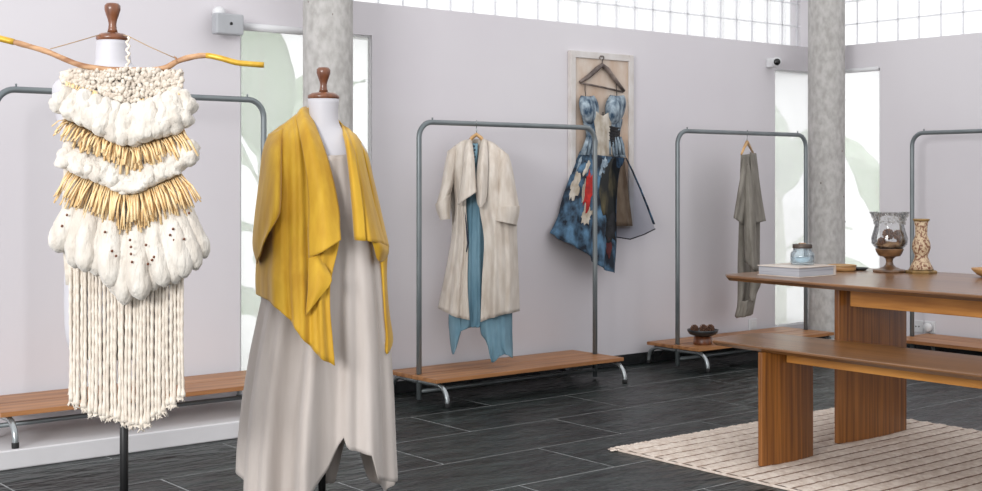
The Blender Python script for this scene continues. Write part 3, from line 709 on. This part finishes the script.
MB().lathe([(.0, .0), (.17, .0), (.17, .008), (.15, .016), (.03, .024), (.018, .05), (0, .05)], 36).build('base', M['black'], m2)

# ------------------------------------------------------------------ taupe dress
td = thing('taupe_dress', f2, 'long pale taupe dress with handkerchief hem under the mustard jacket', 'dress')
def lerp_tab(tab, y):
    for a, b in zip(tab, tab[1:]):
        if a[0] <= y <= b[0]:
            t = (y - a[0]) / (b[0] - a[0]); return [a[i] + (b[i] - a[i]) * t for i in range(1, len(a))]
    return list((tab[0] if y < tab[0][0] else tab[-1])[1:])
tab = [(152, 310, 356, .098, 0), (160, 296, 362, .105, .2), (200, 286, 370, .108, .35), (250, 276, 378, .115, .5), (300, 264, 384, .14, .8), (350, 254, 389, .165, 1), (400, 246, 392, .185, 1.05), (450, 241, 394, .2, 1.1), (520, 238, 398, .21, 1.1)]
def hem(q):
    """lowest image row of the hem by angle round the skirt"""
    x = math.cos(q); front = math.sin(q) < 0
    if front:
        pts = [(-1, 470), (-.93, 482), (-.75, 492), (-.4, 499), (-.12, 497), (.06, 474), (.22, 458), (.34, 438), (.42, 428), (.46, 438), (.52, 441), (.74, 446), (.8, 470), (1, 480)]
    else:
        pts = [(-1, 470), (-.8, 494), (-.3, 502), (.12, 497), (.26, 455), (.46, 440), (.54, 470), (.6, 494), (.8, 502), (.95, 490), (1, 480)]
    for a, b in zip(pts, pts[1:]):
        if a[0] <= x <= b[0]: return a[1] + (b[1] - a[1]) * (x - a[0]) / (b[0] - a[0])
    return 480
mb = MB(); N, R_ = 160, 70
for j in range(R_ + 1):
    for i in range(N):
        q = 2 * math.pi * i / N; he = hem(q); top = 154 + (2.5 * math.sin(q * 1) ** 2)
        y = top + (he - top) * j / R_
        xl, xr, ry, am = lerp_tab(tab, y)
        fold = am * (.165 * math.sin(8 * q + .6 + .002 * y) + .105 * math.sin(13 * q + 2 + y * .004) + .04 * math.sin(23 * q + 1))
        k = 1 + fold * (.25 + .9 * abs(math.sin(q)))
        mb.v.append(WP((xl + xr) / 2 + (xr - xl) / 2 * math.cos(q) * (1 + fold * .18), y, D2) + FW * (ry * math.sin(q) * k))
for j in range(R_):
    for i in range(N):
        i2 = (i + 1) % N; mb.f.append((j * N + i, j * N + i2, (j + 1) * N + i2, (j + 1) * N + i))
mb.build('dress_body', M['taupe'], td, f2, solid=.003)
ed = []
for i in range(0, N + 1, 2):
    q = math.pi + math.pi * i / N; ed.append(WP(333 + 23 * math.cos(q), 154 + 2.5 * math.sin(q) ** 2, D2) + FW * (.0985 * math.sin(q)))
MB().tube(ed, .0025, 6).build('neckline_binding', M['taupe'], td, f2)

# ------------------------------------------------------------------ mustard jacket
yj = thing('mustard_jacket', f2, 'mustard yellow waterfall linen jacket on the dress form', 'jacket')
def G(rows, d0): return [[WP(p[0], p[1], d0 + p[2]) for p in r] for r in rows]
def fold2(a, n, ph=0, pw=1):
    def f(u, v, p):
        w = .65 * math.sin(u * n * 6.283 + ph + .5 * v) + .35 * math.sin(u * n * 2.3 * 6.283 + 1.7 + ph - v) + .3 * noise.noise(Vector((u * n * 3, v * 2.2, ph + 3)))
        return -FW * (1.5 * a * (.12 + .88 * v ** pw) * w * min(1, 6 * u + .2, 6 * (1 - u) + .2)) + FW * (.004 * noise.noise(p * 16))
    return f
S = .004
MB().grid(G([
 [(270,134,.05),(279,127,.0),(287,122,-.02),(295,116,-.03),(301,110,-.02),(305.5,107,.02)],
 [(266,150,.07),(277,146,-.06),(288,142,-.1),(298,138,-.105),(308,133,-.1),(315,127,-.07)],
 [(263,180,.08),(275,178,-.09),(287,176,-.135),(300,173,-.14),(313,169,-.135),(328,163,-.125)],
 [(260,220,.08),(272,219,-.11),(286,218,-.15),(301,217,-.155),(317,215,-.155),(338,208,-.145)],
 [(257,256,.08),(271,254,-.12),(286,252,-.165),(301,250,-.175),(318,247,-.175),(339.5,240,-.165)],
 [(256,278,.08),(270,280,-.15),(286,284,-.205),(302,290,-.22),(317,294,-.22),(330,292,-.215)],
 [(256.5,294,.08),(271,303,-.16),(288,319,-.225),(303,339,-.245),(319,356,-.25),(335,366,-.245)]], D2), 48, 60, fold2(.011, 3.5, 1.2, .6)).build('front_panel', M['yellow'], yj, f2, solid=S)
# cascade fold of the left front edge
MB().grid(G([
 [(309,246,-.165),(315,247,-.172),(321,248,-.175)],
 [(309,258,-.19),(317,259,-.208),(324,263,-.2)],
 [(308.5,272,-.21),(319,272,-.235),(331,276,-.222)],
 [(308,290,-.225),(317,288,-.25),(330.5,284,-.232)],
 [(307,303,-.235),(313,300,-.252),(321,296,-.245)],
 [(306.5,315,-.24),(308.5,312,-.25),(311.5,308,-.25)]], D2), 24, 36).build('cascade_fold', M['yellow'], yj, f2, solid=S)
# lapel roll of the left front
MB().grid(G([
 [(296,116,-.035),(301,108.5,-.02),(306,106.5,.03)],
 [(300,136,-.118),(308,130,-.125),(316.5,128,-.07)],
 [(306,170,-.155),(317,168,-.168),(329,163,-.122)],
 [(309,205,-.166),(324,206,-.19),(338.5,205,-.15)],
 [(308,232,-.18),(325,232,-.212),(340,228,-.175)],
 [(309,258,-.19),(324,251,-.228),(341,240,-.192)]], D2), 14, 36).build('lapel', M['yellow'], yj, f2, solid=S)
def sleeve(L, R, dr, d0, name, m, par, off, fold=.0):
    rows = []
    for k, (a, b) in enumerate(zip(L, R)):
        row = []
        for i in range(12):
            q = 2 * math.pi * i / 12; t = (1 - math.cos(q)) / 2
            row.append(WP(a[0] + (b[0] - a[0]) * t, a[1] + (b[1] - a[1]) * t, d0 + a[2] + (b[2] - a[2]) * t - dr[k] * math.sin(q)))
        rows.append(row)
    return MB().grid(rows, 36, 40, (lambda u, v, p: -FW * (fold * v * math.sin(u * 31 + v * 5))) if fold else None, True).build(name, m, par, off, solid=S)
sleeve([(269,134,.0),(263,152,.0),(259,185,.0),(254.5,222,.0),(253,246,.0),(257,264,.0)],
       [(283,128,-.03),(281.5,150,-.09),(281,180,-.14),(280.5,203,-.16),(278,217,-.165),(267,233,-.16)], [.03,.08,.092,.095,.09,.085], D2, 'sleeve', M['yellow'], yj, f2, .006)
MB().grid(G([
 [(341,125,.06),(344.5,126,.03),(349,129,.01),(354,134,.05)],
 [(346.5,143,-.1),(353,141,-.09),(360,143,-.03),(364.5,150,.06)],
 [(350,172,-.135),(358,172,-.13),(366,173,-.06),(371.5,175,.06)],
 [(353,205,-.15),(363,206,-.15),(372,207,-.08),(379.5,208,.06)],
 [(355,239.5,-.16),(367,241,-.165),(380,243,-.1),(388.5,247,.05)]], D2), 30, 40, fold2(.006, 2.2, .4)).build('front_panel', M['yellow'], yj, f2, solid=S)
MB().grid(G([
 [(339.5,125,.075),(342,124.5,.02),(346,130,-.03)],
 [(345,142,-.095),(348,141,-.115),(353,145,-.1)],
 [(349,172,-.128),(352,172,-.15),(358,172,-.138)],
 [(352,205,-.145),(355.5,205,-.168),(363,205,-.158)],
 [(354.5,240,-.155),(358,240.5,-.175),(366,241,-.17)]], D2), 12, 30).build('lapel', M['yellow'], yj, f2, solid=S)
MB().grid(G([
 [(372,242,-.13),(380,243,-.11),(388.5,247,.0)],
 [(374,248,-.12),(382,250,-.1),(388,254,.0)],
 [(376.5,258,-.1),(380,262,-.08),(384,260,.0)]], D2), 12, 12).build('turned_hem', M['yellow'], yj, f2, solid=S)
MB().grid(G([
 [(378,240,.0),(382,241,-.01),(388,246,.02)],
 [(380.5,275,.0),(383.5,276,-.02),(386.5,275,.02)],
 [(383,310,-.01),(385.5,310,-.035),(388.5,308,.02)],
 [(384.5,335,-.02),(388,337,-.04),(392.5,336,.02)],
 [(385,350,-.03),(387.5,354,-.05),(392,345,.02)]], D2), 14, 30, fold2(.006, 1.2)).build('side_tail', M['yellow'], yj, f2, solid=S)
sleeve([(352,132,.02),(361,150,.02),(368,180,.02),(374,215,.02),(378,243,.02)],
       [(356,135,.05),(366.5,152,.06),(373,178,.07),(381,212,.08),(389,247,.08)], [.03,.07,.075,.075,.07], D2, 'sleeve', M['yellow'], yj, f2, .005)
MB().grid(G([
 [(272,134,.06),(300,112,.075),(323,105,.085),(341,123,.08),(352,134,.06)],
 [(266,160,.1),(295,158,.14),(320,157,.15),(345,157,.14),(366,160,.08)],
 [(260,220,.11),(290,220,.15),(318,220,.16),(350,220,.15),(379,220,.1)],
 [(257,285,.12),(290,300,.18),(320,305,.2),(352,300,.18),(384,285,.11)]], D2), 40, 40, fold2(.01, 4)).build('back_panel', M['yellow'], yj, f2, solid=S)

# ------------------------------------------------------------------ macrame hanging
mc = thing('macrame_hanging', WP(124, 70, D1 - .13), 'cream wool and raffia fibre hanging on a gold-tipped branch', 'macrame'); mo = WP(124, 70, D1 - .13)
def A(px, py, dv=0): return WP(px, py, D1 - .13 + dv)
bp = [(-14,34),(0,38.5),(14,42),(30,46.5),(48,52),(62,58),(80,65),(100,68.5),(124,70),(150,70),(166,67.5),(178,61),(192,57),(206,55.5),(220,58),(236,62.5),(250,64),(264,65)]
fine = [cr([Vector((x, y, 0)) for x, y in bp], i / 60) for i in range(61)]
br = MB().tube([A(p.x, p.y, .0 + .01 * math.sin(p.x * .05)) for p in fine], [.0085 + .0018 * noise.noise(Vector((i * .4, 0, 0))) - (.002 if i > 50 else 0) for i in range(61)], 10).build('branch', M['branch'], mc, mo)
g1 = [p for p in fine if p.x < 15]; g2 = [p for p in fine if p.x > 205]
MB().tube([A(p.x, p.y, .01 * math.sin(p.x * .05)) for p in g1], .0098, 10).build('gold_tip', M['gold'], br, mo)
MB().tube([A(p.x, p.y, .01 * math.sin(p.x * .05)) for p in g2], .0088, 10).build('gold_tip', M['gold'], br, mo)
MB().tube([A(177, 62), A(176, 58), A(174, 56)], [.004, .003, .001], 6).build('twig_stub', M['branch'], br, mo)
MB().tube([A(50, 49), A(75, 42), A(97, 35.5, .07), A(113, 33.5, .19), A(128, 36, .07), A(150, 47), A(175, 58)], .0016, 6).build('hanging_cord', M['twine'], mc, mo)
pts = [A(128 + 1.5 * math.sin(i * 1.1), 37 + i * 1.35, .02 + .002 * (24 - i)) for i in range(25)]
MB().tube(pts, [.004 + .0014 * math.sin(i * 2.2) for i in range(25)], 7).build('hanging_cord', M['cord'], mc, mo)
# looped band
def vline(x, l, c, r_, xl=66, xc=130, xr=186):
    if x < xc: t = (x - xl) / (xc - xl); return l + (c - l) * max(0, min(1, t)) ** .9
    t = (x - xc) / (xr - xc); return c + (r_ - c) * max(0, min(1.1, t)) ** 1.1
mb = MB()
for i in range(950):
    x = random.uniform(62, 182); b0 = vline(x, 82, 104, 90); t0 = 71 - (2 if 90 < x < 160 else 0) + (5 if x < 70 else 0)
    y = random.uniform(t0, b0)
    mb.blob(A(x, y, random.uniform(-.02, -.006) + .0009 * abs(x - 122) * .35), random.uniform(.005, .0085), 6, 5, .5)
mb.build('looped_wool_band', M['loop'], mc, mo)['kind'] = 'stuff'
MB().grid([[A(60 + 124 * i / 8, 68 + (4 if i in (0, 8) else 0), .012) for i in range(9)], [A(62 + 120 * i / 8, 90, .01) for i in range(9)], [A(64 + 116 * i / 8, 160, .0) for i in range(9)], [A(62 + 120 * i / 8, 225, .005) for i in range(9)], [A(66 + 116 * i / 8, 285, .01) for i in range(9)]], 16, 16).build('backing_weave', M['cord'], mc, mo, solid=.006)
def tuft(p0, p1, r, dv0, dv1, name='wool_tuft', m='wool', top=.55, lump=.25):
    n = 16; pts = []; rr = []; sd = random.random() * 50
    for i in range(n + 1):
        t = i / n
        pts.append(A(p0[0] + (p1[0] - p0[0]) * t + 1.0 * math.sin(t * 6 + sd), p0[1] + (p1[1] - p0[1]) * t, dv0 + (dv1 - dv0) * t - .012 * math.sin(math.pi * t)))
        e = max(.03, 1 - max(0, (t - .72) / .28) ** 2.2) ** .5; s0 = top + (1 - top) * min(1, t / .55); s1 = min(1, .25 + t / .10)
        rr.append(r * .00308 * e * s0 * s1 * (1 + lump * .4 * noise.noise(Vector((sd, t * 4, 0)))))
    mb = MB().tube(pts, rr, 18)
    for k, v in enumerate(mb.v):
        c_ = pts[min(n, k // 18)]; d = v - c_
        mb.v[k] = c_ + d * (1 + lump * (noise.noise(v * 38 + Vector((sd, 0, 0))) + .5 * noise.noise(v * 90)))
    o = mb.build(name, M[m], mc, mo); return o
def taper_set(lst, name, **k):
    for (x0, y0, x1, y1, r, dv0, dv1) in lst: tuft((x0, y0), (x1, y1), r, dv0, dv1, name, **k)
# top wool row
taper_set([(70,88,58,112,11,-.01,-.01),(78,90,68,120,11,-.02,-.03),(87,90,80,126,11,-.02,-.045),(96,94,92,131,11,-.02,-.05),(105,98,104,137,11,-.02,-.055),(115,101,114,143,11,-.02,-.05),(125,103,124,146,10,-.02,-.06),(134,103,134,147,10,-.02,-.05),(142,101,146,143,11,-.02,-.06),(150,98,157,139,11,-.02,-.055),(158,95,167,137,11,-.02,-.05),(166,92,177,135,11,-.02,-.04),(173,90,186,128,10,-.01,-.03),(176,88,190,116,10,-.0,-.01)], 'wool_tuft', lump=.42)
# middle wool row
mid = []
for i in range(17):
    x = 67 + 121 * i / 16; y0 = vline(x, 142, 168, 140); y1 = vline(x, 168, 196, 168)
    mid.append((x * .96 + 5, y0, x + (x - 128) * .06, y1, 8.5 + random.uniform(-1, 1.5), -.015, -.045 - .0012 * random.random()))
taper_set(mid, 'wool_tuft', lump=.55, top=.7)
# bottom roving
taper_set([(78,196,58,252,13,-.01,-.01),(86,198,74,268,11,-.02,-.03),(94,202,84,272,11,-.03,-.055),(103,206,98,276,11.5,-.02,-.04),(112,210,110,288,12,-.03,-.06),(120,214,118,296,11,-.02,-.04),(130,218,124,305,11,-.02,-.05),(134,220,142,300,12,-.03,-.065),(144,218,154,291,10.5,-.02,-.04),(152,215,164,287,10.5,-.03,-.055),(160,210,176,284,10.5,-.02,-.04),(168,206,186,278,10.5,-.03,-.045),(174,202,196,270,10.5,-.02,-.025),(180,198,205,258,10,-.0,.0)], 'wool_roving', lump=.10, top=.72)
# raffia fringes
def raffia(n, xl, xr, top, bot, spread, dv, lay):
    for i in range(n):
        t = (i + random.uniform(.2, .8)) / n; x = xl + (xr - xl) * t
        y0 = vline(x, *top) - lay * 2; x1 = 128 + (x - 128) * spread + random.uniform(-5, 5); y1 = vline(x, *bot) + random.uniform(-6, 5)
        xm = (x + x1) / 2 + random.uniform(-1, 1)
        w = random.uniform(.0026, .004)
        edge = .0006 * abs(x - 128)
        MB().tube([A(x, y0, dv + .012 + edge * .4), A(xm, (y0 + y1) / 2 - 2, dv - .01 + edge * .4), A(x1, y1, dv - .016 + random.uniform(-.01, .006) + edge * .4)], [w, w, w * 1.1], 5, flat=.55).build('raffia_strand', M['raffia'], mc, mo)
raffia(88, 66, 184, (117, 143, 128), (134, 172, 154), 1.2, -.045, 0)
raffia(54, 66, 184, (119, 148, 130), (131, 166, 150), 1.2, -.06, 0)
raffia(96, 70, 182, (166, 192, 172), (194, 233, 202), 1.3, -.05, 0)
raffia(60, 70, 182, (168, 196, 174), (189, 226, 198), 1.3, -.066, 0)
mb = MB()
for i in range(36):
    x = random.choice((random.uniform(66, 96), random.uniform(140, 182))); y = vline(x, 83, 103, 91)
    mb.tube([A(x, y - 2, -.03), A(x + random.uniform(-3, 3), y + 2, -.038)], .0028, 5, flat=.5)
mb.build('raffia_trim', M['raffia'], mc, mo)['kind'] = 'stuff'
# beads
for (x, y) in ((62,226),(67,215),(105,232),(112,251),(116,256),(130,240),(131,247),(131,254),(132,262),(146,245),(148,264),(152,260),(154,257),(170,235),(173,229),(174,240),(176,246),(184,239),(180,241),(189,213)):
    MB().blob(A(x, y, -.104 + .0006 * abs(x - 130)), .0042, 8, 6, .2, (1, .6, 1)).build('bead', M['bead'], mc, mo)
# cords
def cord_hem(x):
    if x < 137: t = (x - 67) / 70; return 402 + 28 * max(0, t) ** .8
    t = (x - 137) / 48; return 430 - 34 * t ** 1.2
for lay in range(2):
    n = 31 if lay == 0 else 24
    for i in range(n):
        x = 69 + 115 * (i + (.5 if lay else random.uniform(.35, .65))) / n; y1 = cord_hem(x) - (random.uniform(0, 6) if lay == 0 else random.uniform(8, 18)); y0 = 268
        dv = (-.012 if lay == 0 else .012) + .00035 * abs(x - 126); m = 40; pts = []; rr = []; ph = random.uniform(0, 6); wob = random.uniform(.3, 1.1)
        for k in range(m + 1):
            t = k / m
            pts.append(A(x + 125 * 0 + wob * math.sin(t * 5 + ph) * t, y0 + (y1 - y0) * t, dv + .003 * math.sin(t * 7 + ph)))
            rr.append((.0052 + .0009 * math.sin(t * 70 + ph)) * (1 + .55 * max(0, (t - .93) / .07)))
        o = MB().tube(pts, rr, 7).build('cord', M['cord'], mc, mo)
        if lay == 0:
            mb = MB(); e = pts[-1]
            for k in range(5): mb.tube([e + Vector((0, 0, .012)), e + RT * random.uniform(-.006, .006) + Vector((0, 0, -.004)), e + RT * random.uniform(-.012, .012) + FW * random.uniform(-.008, .008) + Vector((0, 0, -random.uniform(.008, .018)))], [.004, .004, .0015], 5)
            mb.build('frayed_end', M['cord'], o, mo)

# ------------------------------------------------------------------ cream coat, blue dress on rack
def bar_point(px): 
    p = WY(px, 124, RY); return p
hp = bar_point(476.5); DC = depth_of(hp)
hk = thing('wooden_hanger', hp, 'pale wooden hanger carrying the cream coat', 'hanger')
def C(px, py, dv=0): return WP(px, py, DC + dv)
def hanger(par, off, C, cx, w, y0, y1):
    MB().tube([C(cx - w, y1), C(cx - w * .6, y1 - 7), C(cx - w * .3, y0 + 9), C(cx - 4.5, y0 + 3.2), C(cx, y0), C(cx + 4.5, y0 + 3.2), C(cx + w * .3, y0 + 9), C(cx + w * .6, y1 - 7), C(cx + w, y1)], [.01, .013, .017, .022, .023, .022, .017, .013, .01], 12, flat=.5).build('shoulder_arm', M['hangwood'], par, off)
hanger(hk, hp, C, 476.5, 27, 134.5, 158)
zt = TOP + .0195
MB().tube([C(476.5, 134)] + [Vector((hp.x, RY, 0)) + FW * (.0185 * math.sin(math.radians(a))) * 1 + Vector((0, 0, TOP + .0185 * math.cos(math.radians(a)))) for a in (150, 110, 70, 30, 0, -30, -70, -100)], .0028, 8).build('hook', M['chrome'], hk, hp)
ct = thing('cream_coat', hp, 'cream linen waterfall coat hanging open over the blue dress', 'coat')
def GC(rows): return [[C(*p) for p in r] for r in rows]
MB().grid(GC([[(447,152,.03),(462,141,.05),(476,139,.055),(492,142,.05),(509,156,.03)],[(447,180,.05),(460,178,.09),(476,177,.1),(494,178,.09),(511,182,.05)],[(452,230,.06),(464,230,.1),(479,230,.11),(498,230,.1),(516,232,.05)],[(440,306,.07),(458,312,.12),(478,314,.13),(500,312,.12),(519,309,.05)]]), 36, 36, fold2(.012, 4)).build('back_panel', M['cream'], ct, hp, solid=S)
MB().grid(GC([[(448,152,.02),(456,145,-.02),(463,141,-.025),(469,139,-.0)],[(449,170,.02),(456,168,-.05),(464,166,-.075),(470,164,-.07)],[(455,200,.03),(459,201,-.05),(463,202,-.085),(466,203,-.08)],[(452,235,.04),(458,238,-.05),(464,240,-.09),(468,241,-.08)],[(445,275,.05),(453,279,-.06),(461,282,-.1),(467.5,283,-.09)],[(438,308,.05),(449,314,-.06),(459,318,-.11),(469.5,320,-.1)]]), 30, 44, fold2(.014, 2.2, .3)).build('front_panel', M['cream'], ct, hp, solid=S)
MB().grid(GC([[(466,141,-.02),(469,139.5,-.03),(471.5,139,.0)],[(463.5,160,-.095),(469,158,-.135),(474,157,-.09)],[(461,185,-.12),(468,182,-.17),(475.5,180,-.13)],[(458,205,-.13),(466,199,-.19),(476.5,192,-.15)]]), 16, 26, fold2(.008, 1.4)).build('lapel', M['cream'], ct, hp, solid=S)
MB().grid(GC([[(483,139.5,.0),(491,142,-.025),(500,148,-.02),(508,155,.02)],[(480,170,-.075),(490,169,-.09),(500,170,-.06),(510,172,.02)],[(479,203,-.09),(491,203,-.11),(504,204,-.08),(516,206,.03)],[(484,240,-.095),(495,240,-.12),(507,240,-.09),(517,240,.03)],[(482,280,-.1),(494,280,-.13),(508,279,-.1),(518.5,278,.04)],[(480.5,322,-.1),(493,317.5,-.135),(507,314,-.11),(519.5,311,.04)]]), 30, 44, fold2(.014, 2.3, 2)).build('front_panel', M['cream'], ct, hp, solid=S)
MB().grid(GC([[(481,139.5,.0),(484,139,-.03),(487,140,-.02)],[(477.5,165,-.085),(482,165,-.14),(488,165,-.1)],[(476,190,-.11),(481,191,-.165),(487,192,-.12)],[(477.5,204,-.12),(480.5,208,-.165),(485.5,202,-.125)]]), 14, 24).build('lapel', M['cream'], ct, hp, solid=S)
sleeve([(448,151,0),(445,165,0),(441,188,0),(436,206,0)], [(457,146,0),(456,163,0),(454,180,0),(450,196,0)], [.03,.06,.065,.065], DC, 'sleeve', M['cream'], ct, hp, .006)
sleeve([(435.5,204,0),(437,211,0),(440.5,220,0)], [(450.5,194.5,0),(450.5,204,0),(450,219,0)], [.078,.082,.082], DC, 'cuff', M['cream'], ct, hp)
sleeve([(499,148,-.01),(499,168,-.03),(497,190,-.04),(495,209,-.05)], [(508.5,155,0),(512,168,0),(516,190,0),(519,207,0)], [.035,.065,.075,.08], DC, 'sleeve', M['cream'], ct, hp, .006)
sleeve([(494.5,207,-.05),(493.5,213,-.05),(493,220,-.05)], [(519.5,206,0),(519,213,0),(516.5,225,0)], [.1,.104,.104], DC, 'cuff', M['cream'], ct, hp)
bd = thing('blue_dress', hp, 'dusty blue linen dress with handkerchief hem under the cream coat', 'dress')
MB().grid(GC([[(462,150,.01),(468,152,-.02),(476,156,-.03),(484,153,-.02),(493,152,.01)],[(460,200,.02),(467,200,-.05),(475,200,-.06),(484,200,-.05),(497,200,.02)],[(455,260,.03),(464,260,-.05),(474,260,-.065),(485,260,-.05),(505,260,.03)],[(449,314,.03),(462,318,-.06),(474,321,-.07),(486,320,-.06),(511,316,.03)],[(450,336,.03),(459,332,-.05),(471,327,-.06),(482,326,-.06),(511,330,.03)]]), 40, 44, fold2(.016, 3.5)).build('dress_front', M['blue'], bd, hp, solid=S)
MB().grid(GC([[(449,314,.0),(455,316,-.05),(461,318,-.06)],[(449.5,330,.0),(455,332,-.06),(461,330,-.06)],[(450.5,343,.0),(455,343,-.07),(459.5,336,-.06)],[(452,352,-.01),(453.5,354.5,-.06),(456.5,347,-.06)]]), 12, 20, fold2(.006, 1.5)).build('hem_point', M['blue'], bd, hp, solid=S)
MB().grid(GC([[(480,320,-.07),(488,316,-.1),(497,314,-.1),(505,313,-.08),(512,312,-.0)],[(481,333,-.07),(489,334,-.11),(497,334,-.1),(505,334,-.09),(512,332,-.0)],[(485,339,-.07),(490,346,-.12),(498,346,-.1),(505,348,-.1),(512.5,346,-.0)],[(489,345,-.07),(492,363,-.12),(500,356,-.1),(507,355,-.1),(512.5,358,-.01)]]), 28, 28, fold2(.014, 2.4)).build('hem_point', M['blue'], bd, hp, solid=S)
MB().tube([C(464, 206, -.08), C(466, 222, -.085), C(468, 243, -.09), C(466.5, 252, -.09)], [.002, .004, .005, .003], 6).build('dark_edging', M['navy'], bd, hp)
mb = MB().grid(GC([[(472.5,143,-.01),(475,143.5,-.012),(478,143,-.01)],[(473,153,-.04),(475,153,-.045),(477.5,152,-.04)],[(474,163,-.055),(475,164,-.06),(476.5,163,-.055)]]), 6, 10).build('neck_facing', M['blue'], bd, hp, solid=.003)
for k in range(5):
    MB().blob(C(474 + .8 * (k % 2), 146 + k * 3.6, -.035 - .008 * k), .0065, 8, 6, .3, (.9, .4, 1)).build('dark_print_dot', M['navy'], bd, hp)

# ------------------------------------------------------------------ grey garment, seen almost from its side
hp3 = bar_point(747.5); hp3 = WY(747.5, 133.5, RY); DC3 = depth_of(hp3)
def C(px, py, dv=0): return WP(px, py, DC3 + dv)
h3 = thing('wooden_hanger', hp3, 'pale wooden hanger carrying the grey garment', 'hanger')
MB().tube([C(741.5, 154, -.2), C(744, 148, -.1), C(747, 142, 0), C(750, 147, .1), C(753.5, 154, .2)], [.007, .009, .012, .009, .007], 10).build('shoulder_arm', M['hangwood'], h3, hp3)
MB().tube([C(747, 141)] + [Vector((hp3.x, RY, 0)) + FW * (.0185 * math.sin(math.radians(a))) + Vector((0, 0, TOP + .0185 * math.cos(math.radians(a)))) for a in (150, 110, 70, 30, 0, -30, -70, -100)], .0028, 8).build('hook', M['chrome'], h3, hp3)
gg = thing('grey_garment', hp3, 'grey linen long-sleeved garment hanging edge-on from its rack', 'garment')
sleeve([(741,155,-.16),(740,180,-.12),(739,220,-.11),(738,260,-.1),(738,300,-.09),(735.5,317,-.09)], [(756,153,.14),(759,180,.13),(760,220,.12),(759.5,260,.12),(758.5,280,.12),(752,314,.11)], [.025,.055,.065,.065,.065,.065], DC3, 'body', M['grey'], gg, hp3, .02)
sleeve([(743,158,-.2),(741,172,-.21),(737.5,195,-.22),(734,218,-.22)], [(749,163,-.15),(750,178,-.13),(748,200,-.12),(745,226,-.12)], [.02,.045,.05,.055], DC3, 'sleeve', M['grey'], gg, hp3, .01)
sleeve([(750,152,.0),(751,172,-.06),(752,195,-.08),(751.5,224,-.1)], [(755.5,154,.1),(759,178,.1),(762,200,.1),(765.5,221,.08)], [.02,.045,.05,.05], DC3, 'sleeve', M['grey'], gg, hp3, .01)
MB().grid(GC([[(740,300,-.1),(746,301,-.14),(753,296,-.06)],[(739,308,-.1),(746,309,-.145),(753,306,-.06)],[(736,318,-.1),(744,317,-.14),(751.5,315,-.06)]]), 14, 8, fold2(.012, 2.4)).build('hem_flounce', M['grey'], gg, hp3, solid=S)
MB().grid(GC([[(750,262,-.12),(755,264,-.14),(760,268,-.08)],[(750,280,-.12),(755,284,-.15),(760.5,283,-.08)],[(749,296,-.12),(753,302,-.14),(757,292,-.08)]]), 10, 14, fold2(.008, 1.4)).build('side_point', M['grey'], gg, hp3, solid=S)
MB().grid(GC([[(742,157,-.17),(745,166,-.2),(749,163,-.17)],[(743,185,-.18),(748,190,-.22),(752,180,-.18)],[(744,230,-.18),(750,236,-.22),(756,226,-.16)],[(745,262,-.16),(752,268,-.2),(758,272,-.14)]]), 14, 30, fold2(.012, 1.6)).build('waterfall_front', M['grey'], gg, hp3, solid=S)
